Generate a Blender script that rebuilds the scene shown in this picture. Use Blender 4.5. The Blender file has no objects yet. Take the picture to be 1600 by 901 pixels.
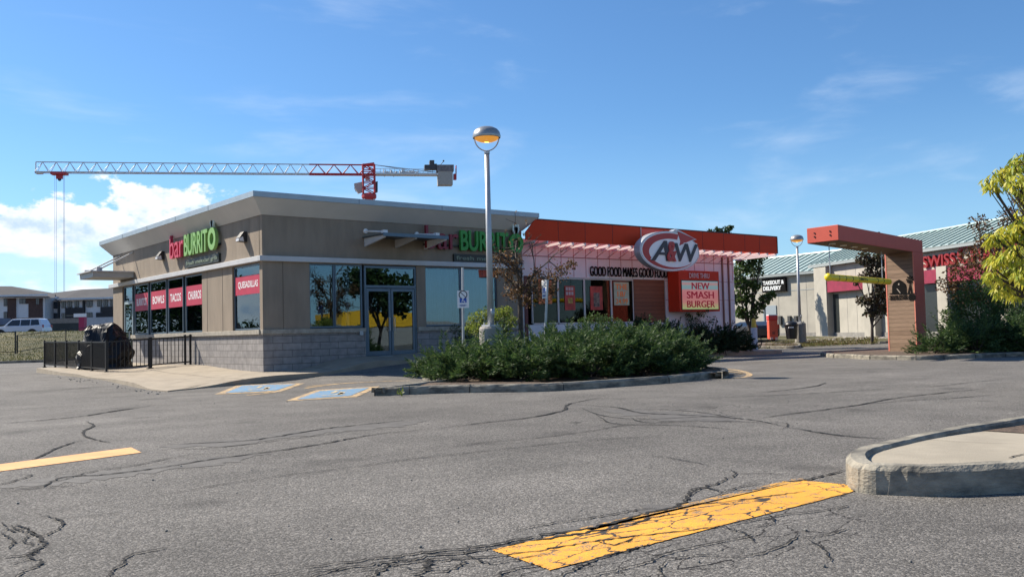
import bpy, math, random
import numpy as np
from mathutils import Vector, Matrix
from math import radians as R_, sin, cos, tan, pi, sqrt, atan2

# ------------------------------------------------------------------ camera, world, sun
C = bpy.context.scene.collection
scn = bpy.context.scene
FPX = 1451.58; YAW, PITCH, ROLL = .6710, .0471, -.0241
CAM = np.array([-10.8097, -24.984, .9503])
_fw = np.array([sin(YAW)*cos(PITCH), cos(YAW)*cos(PITCH), sin(PITCH)])
_r = np.cross(_fw, [0, 0, 1]); _r /= np.linalg.norm(_r); _u = np.cross(_r, _fw)
_c, _s = cos(ROLL), sin(ROLL)
_r, _u = _c*_r+_s*_u, -_s*_r+_c*_u
cd = bpy.data.cameras.new('camera'); cam = bpy.data.objects.new('camera', cd); C.objects.link(cam)
cd.sensor_width = 36; cd.lens = FPX/1600*36; cd.clip_start = .1; cd.clip_end = 3000
M = Matrix.Identity(4)
for i in range(3):
    M[i][0] = _r[i]; M[i][1] = _u[i]; M[i][2] = -_fw[i]; M[i][3] = CAM[i]
cam.matrix_world = M; scn.camera = cam

SUN_AZ = R_(-26); SUN_EL = R_(42)          # azimuth from +Y towards +X
w = bpy.data.worlds.new('World'); scn.world = w; w.use_nodes = True
nt = w.node_tree; nt.nodes.clear()
def N(t, nt_=None, **k):
    n = (nt_ or nt).nodes.new(t)
    for a, b in k.items(): setattr(n, a, b)
    return n
def math_(op, a, b=None, c=None, nt_=None, clamp=False):
    t = nt_ or nt
    n = t.nodes.new('ShaderNodeMath'); n.operation = op; n.use_clamp = clamp
    for i, v in enumerate((a, b, c)):
        if v is None: continue
        if isinstance(v, (int, float)): n.inputs[i].default_value = v
        else: t.links.new(v, n.inputs[i])
    return n.outputs[0]
def sstep(x, a, b, nt_=None):
    t = nt_ or nt
    n = t.nodes.new('ShaderNodeMapRange'); n.interpolation_type = 'SMOOTHSTEP'
    t.links.new(x, n.inputs[0]); n.inputs[1].default_value = a; n.inputs[2].default_value = b
    return n.outputs[0]
sky = N('ShaderNodeTexSky', sky_type='NISHITA', sun_disc=False)
sky.sun_elevation = SUN_EL; sky.sun_rotation = SUN_AZ; sky.air_density = 1.0; sky.dust_density = .35; sky.ozone_density = 1.6
tc = N('ShaderNodeTexCoord'); sep = N('ShaderNodeSeparateXYZ'); nt.links.new(tc.outputs['Generated'], sep.inputs[0])
X_, Y_, Z_ = sep.outputs
az = math_('ARCTAN2', X_, Y_)                      # yaw, radians
mp = N('ShaderNodeMapping'); nt.links.new(tc.outputs['Generated'], mp.inputs[0]); mp.inputs['Scale'].default_value = (1, 1, 1.6)
n1 = N('ShaderNodeTexNoise'); n1.inputs['Scale'].default_value = 9; n1.inputs['Detail'].default_value = 9; n1.inputs['Roughness'].default_value = .58
nt.links.new(mp.outputs[0], n1.inputs['Vector'])
n1b = N('ShaderNodeTexNoise'); n1b.inputs['Scale'].default_value = 26; n1b.inputs['Detail'].default_value = 8; n1b.inputs['Roughness'].default_value = .6
nt.links.new(mp.outputs[0], n1b.inputs['Vector'])
# cumulus bank low on the left
top = math_('ADD', math_('MULTIPLY', n1.outputs[0], .13), .036)                # ragged top elevation
top = math_('ADD', top, math_('MULTIPLY', n1b.outputs[0], .075))
d = math_('SUBTRACT', top, Z_)
edge = sstep(d, -.002, .008)
azm = math_('SUBTRACT', 1.0, sstep(az, .33, .44))
cum = math_('MULTIPLY', edge, azm)
inner = sstep(n1b.outputs[0], .30, .55)
n1c = N('ShaderNodeTexNoise'); n1c.inputs['Scale'].default_value = 14; n1c.inputs['Detail'].default_value = 6
mp3 = N('ShaderNodeMapping'); nt.links.new(tc.outputs['Generated'], mp3.inputs[0]); mp3.inputs['Scale'].default_value = (1, 1, 2.6); mp3.inputs['Location'].default_value = (3.1, 1.2, .4)
nt.links.new(mp3.outputs[0], n1c.inputs['Vector'])
low = sstep(Z_, .03, .12)
body = math_('ADD', math_('MULTIPLY', sstep(n1c.outputs[0], .42, .60), .78), .22)
nearedge = math_('SUBTRACT', 1.0, sstep(d, .02, .06))
body = math_('MAXIMUM', body, math_('MULTIPLY', nearedge, .95))
cum = math_('MULTIPLY', cum, body)
# thin cirrus
mp2 = N('ShaderNodeMapping'); nt.links.new(tc.outputs['Generated'], mp2.inputs[0])
mp2.inputs['Rotation'].default_value = (0, R_(14), R_(-48)); mp2.inputs['Scale'].default_value = (1.2, 3.2, 9)
n2 = N('ShaderNodeTexNoise'); n2.inputs['Scale'].default_value = 2.1; n2.inputs['Detail'].default_value = 9; n2.inputs['Roughness'].default_value = .55
n2.inputs['Distortion'].default_value = .3
nt.links.new(mp2.outputs[0], n2.inputs['Vector'])
cir = math_('MULTIPLY', sstep(n2.outputs[0], .52, .85), .34)
hz = math_('MULTIPLY', math_('SUBTRACT', 1.0, sstep(Z_, -.02, .24)), .38)
# tint
grade = N('ShaderNodeMix', data_type='RGBA', blend_type='MULTIPLY'); grade.inputs[0].default_value = 1
nt.links.new(sky.outputs[0], grade.inputs[6]); grade.inputs[7].default_value = (.66, 1.0, 1.32, 1)
mixh = N('ShaderNodeMix', data_type='RGBA'); nt.links.new(hz, mixh.inputs[0]); nt.links.new(grade.outputs[2], mixh.inputs[6]); mixh.inputs[7].default_value = (5.2, 8.0, 10.4, 1)
mixc = N('ShaderNodeMix', data_type='RGBA'); nt.links.new(cir, mixc.inputs[0]); nt.links.new(mixh.outputs[2], mixc.inputs[6]); mixc.inputs[7].default_value = (8.2, 9.2, 10.4, 1)
ccol = N('ShaderNodeMix', data_type='RGBA'); nt.links.new(inner, ccol.inputs[0]); ccol.inputs[6].default_value = (5.6, 7.2, 9.3, 1); ccol.inputs[7].default_value = (9.6, 10.0, 10.5, 1)
mixm = N('ShaderNodeMix', data_type='RGBA'); nt.links.new(cum, mixm.inputs[0]); nt.links.new(mixc.outputs[2], mixm.inputs[6]); nt.links.new(ccol.outputs[2], mixm.inputs[7])
bg = N('ShaderNodeBackground'); bg.inputs[1].default_value = .067
nt.links.new(mixm.outputs[2], bg.inputs[0]); wo = N('ShaderNodeOutputWorld'); nt.links.new(bg.outputs[0], wo.inputs[0])

sd = bpy.data.lights.new('sun', 'SUN'); sd.energy = 5.0; sd.angle = R_(.53); sd.color = (1, .91, .77)
so = bpy.data.objects.new('sun', sd); C.objects.link(so)
sv = Vector((sin(SUN_AZ)*cos(SUN_EL), cos(SUN_AZ)*cos(SUN_EL), sin(SUN_EL)))
so.rotation_euler = sv.to_track_quat('Z', 'Y').to_euler(); so.location = sv*60
vs = scn.view_settings; vs.view_transform = 'Standard'; vs.look = 'None'; vs.gamma = 1; vs.use_curve_mapping = False; vs.exposure = .75
scn.cycles.max_bounces = 6; scn.cycles.transparent_max_bounces = 12; scn.cycles.use_denoising = True
scn.cycles.caustics_reflective = False; scn.cycles.caustics_refractive = False

# ------------------------------------------------------------------ measuring helpers (survey of the place)
def ray(px, py): return _fw + _r*((px-800)/FPX) + _u*((450.5-py)/FPX)
def on_plane(px, py, P0, n):
    d = ray(px, py); n = np.array(n, float); t = ((np.array(P0, float)-CAM)@n)/(d@n); return CAM+t*d
def onY(px, py, Y): return on_plane(px, py, (0, Y, 0), (0, 1, 0))
def onX(px, py, X): return on_plane(px, py, (X, 0, 0), (1, 0, 0))
def onZ(px, py, z): return on_plane(px, py, (0, 0, z), (0, 0, 1))
def at(px, py, D): return CAM + D*ray(px, py)
def sm(x, a, b):
    t = min(1, max(0, (x-a)/(b-a))); return t*t*(3-2*t)
def lot(x, y):
    z = -.2
    z += .33*sm(y, -6.0, -1.6)*sm(x, -1.0, 5.0)*(1-sm(x, 12, 19))
    z += .13*sm(y, -3.5, 6)*(1-sm(x, -1, 2))
    z += .38*sm(x, 26, 44)*sm(y, -20, 0)
    if y > 26: z += 1.75*sm(y, 30, 62)*(1-sm(x, 30, 45))
    if y > 60: z += min(1.5, .01*(y-60))
    return z
def onG(px, py, off=0.0):
    z = -.2
    for _ in range(14):
        p = onZ(px, py, z); z = .5*z+.5*(lot(p[0], p[1])+off)
    return np.array([p[0], p[1], lot(p[0], p[1])+off])

# ------------------------------------------------------------------ materials
MATS = {}
def mat(name, col=(.5, .5, .5), rough=.6, metal=0, spec=.5, var=0, vscale=3, bump=0, bscale=40, emit=None, estr=1, col2=None, stretch=(1, 1, 1), dirt=0):
    if name in MATS: return MATS[name]
    m = bpy.data.materials.new(name); m.use_nodes = True; t = m.node_tree; b = t.nodes['Principled BSDF']
    b.inputs['Base Color'].default_value = (*col, 1); b.inputs['Roughness'].default_value = rough; b.inputs['Metallic'].default_value = metal
    b.inputs['Specular IOR Level'].default_value = spec
    tc = t.nodes.new('ShaderNodeTexCoord'); mp = t.nodes.new('ShaderNodeMapping'); mp.inputs['Scale'].default_value = stretch
    t.links.new(tc.outputs['Object'], mp.inputs[0])
    if var or col2:
        n = t.nodes.new('ShaderNodeTexNoise'); n.inputs['Scale'].default_value = vscale; n.inputs['Detail'].default_value = 6; n.inputs['Roughness'].default_value = .6
        t.links.new(mp.outputs[0], n.inputs[0])
        mx = t.nodes.new('ShaderNodeMix'); mx.data_type = 'RGBA'
        t.links.new(sstep(n.outputs[0], .3, .7, t), mx.inputs[0])
        mx.inputs[6].default_value = (*[c*(1-var) for c in col], 1)
        mx.inputs[7].default_value = (*(col2 or [min(1, c*(1+var)) for c in col]), 1)
        t.links.new(mx.outputs[2], b.inputs['Base Color'])
    if bump:
        n = t.nodes.new('ShaderNodeTexNoise'); n.inputs['Scale'].default_value = bscale; n.inputs['Detail'].default_value = 4
        t.links.new(mp.outputs[0], n.inputs[0])
        bp = t.nodes.new('ShaderNodeBump'); bp.inputs['Strength'].default_value = bump; bp.inputs['Distance'].default_value = .02
        t.links.new(n.outputs[0], bp.inputs['Height']); t.links.new(bp.outputs[0], b.inputs['Normal'])
    if emit:
        b.inputs['Emission Color'].default_value = (*emit, 1); b.inputs['Emission Strength'].default_value = estr
    MATS[name] = m; return m

def leafmat(name, cols, trans=.45, rough=.5):
    m = bpy.data.materials.new(name); m.use_nodes = True; t = m.node_tree; t.nodes.clear()
    g = t.nodes.new('ShaderNodeNewGeometry'); cr = t.nodes.new('ShaderNodeValToRGB')
    t.links.new(g.outputs['Random Per Island'], cr.inputs[0])
    e = cr.color_ramp.elements
    while len(e) < len(cols): e.new(.5)
    for i, c in enumerate(cols): e[i].position = i/(len(cols)-1); e[i].color = (*c, 1)
    p = t.nodes.new('ShaderNodeBsdfPrincipled'); p.inputs['Roughness'].default_value = rough; p.inputs['Specular IOR Level'].default_value = .35
    tr = t.nodes.new('ShaderNodeBsdfTranslucent'); mx = t.nodes.new('ShaderNodeMixShader'); mx.inputs[0].default_value = trans
    t.links.new(cr.outputs[0], p.inputs['Base Color']); t.links.new(cr.outputs[0], tr.inputs[0])
    t.links.new(p.outputs[0], mx.inputs[1]); t.links.new(tr.outputs[0], mx.inputs[2])
    o = t.nodes.new('ShaderNodeOutputMaterial'); t.links.new(mx.outputs[0], o.inputs[0]); return m

def glassmat(name, tint=(.35, .42, .45), refl=.16, rcol=(.75, .85, .95), fk=1.2):
    m = bpy.data.materials.new(name); m.use_nodes = True; t = m.node_tree; t.nodes.clear()
    tr = t.nodes.new('ShaderNodeBsdfTransparent'); tr.inputs[0].default_value = (*tint, 1)
    gl = t.nodes.new('ShaderNodeBsdfGlossy'); gl.inputs['Roughness'].default_value = .0; gl.inputs[0].default_value = (*rcol, 1)
    tcn = t.nodes.new('ShaderNodeTexCoord'); n = t.nodes.new('ShaderNodeTexNoise'); n.inputs['Scale'].default_value = .9; n.inputs['Detail'].default_value = 1
    t.links.new(tcn.outputs['Object'], n.inputs[0]); bp = t.nodes.new('ShaderNodeBump'); bp.inputs['Strength'].default_value = .12; bp.inputs['Distance'].default_value = .02
    t.links.new(n.outputs[0], bp.inputs['Height']); t.links.new(bp.outputs[0], gl.inputs['Normal'])
    fr = t.nodes.new('ShaderNodeFresnel'); fr.inputs[0].default_value = 1.5
    f = math_('ADD', math_('MULTIPLY', fr.outputs[0], fk, nt_=t), refl, nt_=t, clamp=True)
    mx = t.nodes.new('ShaderNodeMixShader'); t.links.new(f, mx.inputs[0]); t.links.new(tr.outputs[0], mx.inputs[1]); t.links.new(gl.outputs[0], mx.inputs[2])
    o = t.nodes.new('ShaderNodeOutputMaterial'); t.links.new(mx.outputs[0], o.inputs[0]); return m

def crack_net(t, tc, scale=3.4, width=.045, sx=1, sy=2.1):
    """dark network of crazing: returns 0..1 mask"""
    mp = t.nodes.new('ShaderNodeMapping'); mp.inputs['Scale'].default_value = (sx, sy, 1); t.links.new(tc.outputs['Object'], mp.inputs[0])
    nz = t.nodes.new('ShaderNodeTexNoise'); nz.inputs['Scale'].default_value = 5; nz.inputs['Detail'].default_value = 5; nz.inputs['Roughness'].default_value = .7; t.links.new(mp.outputs[0], nz.inputs[0])
    vm = t.nodes.new('ShaderNodeVectorMath'); vm.operation = 'MULTIPLY_ADD'; t.links.new(nz.outputs['Color'], vm.inputs[0]); vm.inputs[1].default_value = (.22, .22, 0); t.links.new(mp.outputs[0], vm.inputs[2])
    sp = t.nodes.new('ShaderNodeSeparateXYZ'); t.links.new(vm.outputs[0], sp.inputs[0]); cb = t.nodes.new('ShaderNodeCombineXYZ'); t.links.new(sp.outputs[0], cb.inputs[0]); t.links.new(sp.outputs[1], cb.inputs[1])
    v = t.nodes.new('ShaderNodeTexVoronoi'); v.feature = 'DISTANCE_TO_EDGE'; v.inputs['Scale'].default_value = scale; t.links.new(cb.outputs[0], v.inputs[0])
    n2 = t.nodes.new('ShaderNodeTexNoise'); n2.inputs['Scale'].default_value = 1.7; n2.inputs['Detail'].default_value = 3; t.links.new(tc.outputs['Object'], n2.inputs[0])
    wv = math_('MULTIPLY', sstep(n2.outputs[0], .34, .62, t), width, nt_=t)
    return math_('SUBTRACT', 1.0, sstep(math_('SUBTRACT', v.outputs['Distance'], wv, nt_=t), -.004, .006, t), nt_=t)

def asphalt():
    m = bpy.data.materials.new('asphalt'); m.use_nodes = True; t = m.node_tree; b = t.nodes['Principled BSDF']
    tc = t.nodes.new('ShaderNodeTexCoord')
    def noise(s, d=4, r=.6, st=(1, 1, 1)):
        mp = t.nodes.new('ShaderNodeMapping'); mp.inputs['Scale'].default_value = st; t.links.new(tc.outputs['Object'], mp.inputs[0])
        n = t.nodes.new('ShaderNodeTexNoise'); n.inputs['Scale'].default_value = s; n.inputs['Detail'].default_value = d; n.inputs['Roughness'].default_value = r
        t.links.new(mp.outputs[0], n.inputs[0]); return n.outputs[0]
    big = sstep(noise(.16, 5), .3, .7, t); mid = sstep(noise(1.3, 6), .3, .7, t); fine = noise(95, 3, .8); streak = sstep(noise(.35, 4, .6, (.25, 1.6, 1)), .35, .7, t)
    v = t.nodes.new('ShaderNodeTexVoronoi'); v.inputs['Scale'].default_value = 85; t.links.new(tc.outputs['Object'], v.inputs[0])
    sepc = t.nodes.new('ShaderNodeSeparateColor'); t.links.new(v.outputs['Color'], sepc.inputs[0])
    stone = math_('POWER', sepc.outputs[0], 2.2, nt_=t)
    val = math_('ADD', math_('MULTIPLY', stone, .20, nt_=t), .072, nt_=t)
    val = math_('ADD', val, math_('MULTIPLY', sstep(fine, .35, .72, t), .075, nt_=t), nt_=t)
    val = math_('MULTIPLY', val, math_('ADD', math_('MULTIPLY', big, .28, nt_=t), .84, nt_=t), nt_=t)
    val = math_('MULTIPLY', val, math_('ADD', math_('MULTIPLY', mid, .22, nt_=t), .90, nt_=t), nt_=t)
    val = math_('MULTIPLY', val, math_('ADD', math_('MULTIPLY', streak, .20, nt_=t), .90, nt_=t), nt_=t)
    cc = t.nodes.new('ShaderNodeCombineColor')
    t.links.new(math_('MULTIPLY', val, .90, nt_=t), cc.inputs[0]); t.links.new(math_('MULTIPLY', val, .84, nt_=t), cc.inputs[1]); t.links.new(math_('MULTIPLY', val, .765, nt_=t), cc.inputs[2])
    sx_ = t.nodes.new('ShaderNodeSeparateXYZ'); t.links.new(tc.outputs['Object'], sx_.inputs[0])
    nm = noise(1.1, 4)
    oil = math_('MULTIPLY', math_('SUBTRACT', 1.0, sstep(noise(.9, 2, .4), .24, .34, t), nt_=t), .38, nt_=t)
    mo = t.nodes.new('ShaderNodeMix'); mo.data_type = 'RGBA'; t.links.new(oil, mo.inputs[0]); t.links.new(cc.outputs[0], mo.inputs[6]); mo.inputs[7].default_value = (.035, .032, .03, 1)
    reg = None
    for (ex, ey, rx, ry) in ((-7.0, -21.6, 2.4, .75), (-9.9, -20.3, .5, .7), (-1.2, -16.6, 2.6, .9)):
        dx = math_('POWER', math_('DIVIDE', math_('SUBTRACT', sx_.outputs[0], ex, nt_=t), rx, nt_=t), 2.0, nt_=t); dy = math_('POWER', math_('DIVIDE', math_('SUBTRACT', sx_.outputs[1], ey, nt_=t), ry, nt_=t), 2.0, nt_=t)
        q = math_('SUBTRACT', 1.0, sstep(math_('ADD', math_('ADD', dx, dy, nt_=t), math_('MULTIPLY', nm, .9, nt_=t), nt_=t), .8, 1.35, t), nt_=t)
        reg = q if reg is None else math_('MAXIMUM', reg, q, nt_=t)
    ck = math_('MULTIPLY', crack_net(t, tc, 2.3, .016), reg, nt_=t)
    mxk = t.nodes.new('ShaderNodeMix'); mxk.data_type = 'RGBA'; t.links.new(ck, mxk.inputs[0]); t.links.new(mo.outputs[2], mxk.inputs[6]); mxk.inputs[7].default_value = (.014, .012, .011, 1)
    t.links.new(mxk.outputs[2], b.inputs['Base Color']); b.inputs['Roughness'].default_value = .86; b.inputs['Specular IOR Level'].default_value = .3
    bp = t.nodes.new('ShaderNodeBump'); bp.inputs['Strength'].default_value = .75; bp.inputs['Distance'].default_value = .012
    hh = math_('ADD', math_('MULTIPLY', v.outputs['Distance'], -.6, nt_=t), fine, nt_=t)
    t.links.new(hh, bp.inputs['Height']); t.links.new(bp.outputs[0], b.inputs['Normal'])
    return m

def blockmat():
    m = bpy.data.materials.new('split_face_block'); m.use_nodes = True; t = m.node_tree; b = t.nodes['Principled BSDF']
    # bricks laid out on (x+y, z) so both facades share the coursing
    tc = t.nodes.new('ShaderNodeTexCoord'); s = t.nodes.new('ShaderNodeSeparateXYZ'); t.links.new(tc.outputs['Object'], s.inputs[0])
    cx = t.nodes.new('ShaderNodeCombineXYZ'); t.links.new(math_('ADD', s.outputs[0], s.outputs[1], nt_=t), cx.inputs[0]); t.links.new(s.outputs[2], cx.inputs[1])
    br = t.nodes.new('ShaderNodeTexBrick'); t.links.new(cx.outputs[0], br.inputs[0]); br.inputs['Scale'].default_value = 1
    br.inputs['Brick Width'].default_value = .59; br.inputs['Row Height'].default_value = .2; br.inputs['Mortar Size'].default_value = .008
    br.inputs['Color1'].default_value = (.30, .285, .28, 1); br.inputs['Color2'].default_value = (.235, .225, .225, 1); br.inputs['Mortar'].default_value = (.14, .13, .125, 1)
    n = t.nodes.new('ShaderNodeTexNoise'); n.inputs['Scale'].default_value = 5; n.inputs['Detail'].default_value = 8; t.links.new(tc.outputs['Object'], n.inputs[0])
    mx = t.nodes.new('ShaderNodeMix'); mx.data_type = 'RGBA'; mx.blend_type = 'MULTIPLY'; mx.inputs[0].default_value = .7
    t.links.new(br.outputs[0], mx.inputs[6]); cr = t.nodes.new('ShaderNodeValToRGB'); cr.color_ramp.elements[0].position = .3; cr.color_ramp.elements[0].color = (.62, .6, .58, 1); cr.color_ramp.elements[1].position = .7; cr.color_ramp.elements[1].color = (1.12, 1.1, 1.05, 1)
    t.links.new(n.outputs[0], cr.inputs[0]); t.links.new(cr.outputs[0], mx.inputs[7]); t.links.new(mx.outputs[2], b.inputs['Base Color'])
    b.inputs['Roughness'].default_value = .9
    n3 = t.nodes.new('ShaderNodeTexNoise'); n3.inputs['Scale'].default_value = 45; t.links.new(tc.outputs['Object'], n3.inputs[0])
    bp = t.nodes.new('ShaderNodeBump'); bp.inputs['Strength'].default_value = .8; bp.inputs['Distance'].default_value = .012
    t.links.new(math_('SUBTRACT', math_('MULTIPLY', n3.outputs[0], .7, nt_=t), br.outputs['Fac'], nt_=t), bp.inputs['Height']); t.links.new(bp.outputs[0], b.inputs['Normal'])
    return m

def woodmat(name, c1, c2, board=.14, axis=2):
    m = bpy.data.materials.new(name); m.use_nodes = True; t = m.node_tree; b = t.nodes['Principled BSDF']
    tc = t.nodes.new('ShaderNodeTexCoord'); s = t.nodes.new('ShaderNodeSeparateXYZ'); t.links.new(tc.outputs['Object'], s.inputs[0])
    z = math_('DIVIDE', s.outputs[axis], board, nt_=t); fl = math_('FLOOR', z, nt_=t); fr = math_('FRACT', z, nt_=t)
    wn = t.nodes.new('ShaderNodeTexWhiteNoise'); wn.noise_dimensions = '1D'; t.links.new(fl, wn.inputs['W'])
    mp = t.nodes.new('ShaderNodeMapping'); mp.inputs['Scale'].default_value = (2, 2, 26); t.links.new(tc.outputs['Object'], mp.inputs[0])
    n = t.nodes.new('ShaderNodeTexNoise'); n.inputs['Scale'].default_value = 2; n.inputs['Detail'].default_value = 7; t.links.new(mp.outputs[0], n.inputs[0])
    f = math_('ADD', math_('MULTIPLY', wn.outputs[0], .5, nt_=t), math_('MULTIPLY', sstep(n.outputs[0], .3, .7, t), .5, nt_=t), nt_=t)
    mx = t.nodes.new('ShaderNodeMix'); mx.data_type = 'RGBA'; t.links.new(f, mx.inputs[0]); mx.inputs[6].default_value = (*c1, 1); mx.inputs[7].default_value = (*c2, 1)
    gap = math_('LESS_THAN', fr, .07, nt_=t); mg = t.nodes.new('ShaderNodeMix'); mg.data_type = 'RGBA'; t.links.new(gap, mg.inputs[0]); t.links.new(mx.outputs[2], mg.inputs[6]); mg.inputs[7].default_value = (c1[0]*.25, c1[1]*.25, c1[2]*.25, 1)
    t.links.new(mg.outputs[2], b.inputs['Base Color']); b.inputs['Roughness'].default_value = .7
    return m

def paintmat(name, col, wear=.45, under=(.13, .125, .12), scale=9, net=False):
    m = bpy.data.materials.new(name); m.use_nodes = True; t = m.node_tree; b = t.nodes['Principled BSDF']
    tc = t.nodes.new('ShaderNodeTexCoord')
    n = t.nodes.new('ShaderNodeTexNoise'); n.inputs['Scale'].default_value = scale; n.inputs['Detail'].default_value = 10; n.inputs['Roughness'].default_value = .7; t.links.new(tc.outputs['Object'], n.inputs[0])
    n2 = t.nodes.new('ShaderNodeTexNoise'); n2.inputs['Scale'].default_value = 110; n2.inputs['Detail'].default_value = 3; t.links.new(tc.outputs['Object'], n2.inputs[0])
    n3 = t.nodes.new('ShaderNodeTexNoise'); n3.inputs['Scale'].default_value = 2.5; n3.inputs['Detail'].default_value = 5; t.links.new(tc.outputs['Object'], n3.inputs[0])
    v = math_('ADD', math_('MULTIPLY', n.outputs[0], .6, nt_=t), math_('MULTIPLY', n2.outputs[0], .4, nt_=t), nt_=t)
    f = sstep(v, wear-.05, wear+.03, t)
    c1 = t.nodes.new('ShaderNodeMix'); c1.data_type = 'RGBA'; t.links.new(sstep(n3.outputs[0], .3, .7, t), c1.inputs[0]); c1.inputs[6].default_value = (*[c*.82 for c in col], 1); c1.inputs[7].default_value = (*col, 1)
    mx = t.nodes.new('ShaderNodeMix'); mx.data_type = 'RGBA'; t.links.new(f, mx.inputs[0]); mx.inputs[6].default_value = (*under, 1); t.links.new(c1.outputs[2], mx.inputs[7])
    outc = mx.outputs[2]
    if net:
        m2 = t.nodes.new('ShaderNodeMix'); m2.data_type = 'RGBA'; t.links.new(crack_net(t, tc, 3.0, .040, 1, 2.3), m2.inputs[0]); t.links.new(outc, m2.inputs[6]); m2.inputs[7].default_value = (.03, .026, .022, 1); outc = m2.outputs[2]
    t.links.new(outc, b.inputs['Base Color']); b.inputs['Roughness'].default_value = .75
    bp = t.nodes.new('ShaderNodeBump'); bp.inputs['Strength'].default_value = .5; bp.inputs['Distance'].default_value = .01; t.links.new(n2.outputs[0], bp.inputs['Height']); t.links.new(bp.outputs[0], b.inputs['Normal'])
    return m

stucco = mat('stucco', (.255, .205, .155), .9, var=.11, vscale=1.6, bump=.25, bscale=60, stretch=(1.6, 1.6, .45))
cornice_m = mat('cornice_paint', (.54, .515, .47), .8, var=.05, vscale=1, bump=.1)
flash = mat('metal_flashing', (.36, .42, .46), .45, .3, var=.06)
trim_m = mat('band_trim', (.50, .50, .50), .6, var=.06, vscale=2)
sill_m = mat('stone_sill', (.32, .29, .24), .9, var=.2, vscale=6, bump=.5, bscale=30)
block_m = blockmat()
alu = mat('window_aluminium', (.10, .14, .18), .4, .4, var=.05)
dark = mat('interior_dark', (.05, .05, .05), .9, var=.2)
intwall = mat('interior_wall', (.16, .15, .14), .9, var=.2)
curtain = mat('white_drape', (.80, .82, .84), .8, var=.1)
glass = glassmat('window_glass', (.50, .58, .62), .10, (.52, .66, .76))
glassdark = glassmat('dark_glass', (.34, .34, .34), .0, (.6, .62, .62), .55)
conc = mat('concrete', (.32, .27, .205), .9, var=.12, vscale=2.2, bump=.35, bscale=70)
kerb_m = mat('kerb_concrete', (.12, .112, .095), .9, var=.15, vscale=3.2, bump=.6, bscale=35, col2=(.33, .30, .24), stretch=(1, 1, 2.2))
asph = asphalt()
black = mat('black_metal', (.012, .012, .014), .4, .2, var=.1)
steel = mat('galvanised_steel', (.42, .44, .46), .45, .5, var=.12, vscale=8)
white_m = mat('white_paint', (.78, .78, .78), .5, var=.04)
orange_red = mat('red_orange_panel', (.56, .045, .010), .6, spec=.2, var=.06, vscale=.6)
red_m = mat('bright_red', (.60, .03, .02), .4, var=.05)
magenta = mat('magenta_banner', (.42, .02, .06), .6, var=.08)
soil = mat('dry_soil', (.10, .07, .05), 1, var=.5, vscale=14, bump=1, bscale=40)
bark = mat('tree_bark', (.07, .055, .045), .95, var=.3, vscale=12, bump=.8, bscale=30)
txt_white = mat('white_lettering', (.75, .72, .72), .6, var=.04)
txt_black = mat('black_lettering', (.010, .010, .010), .9, var=.1, spec=.08)

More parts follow.
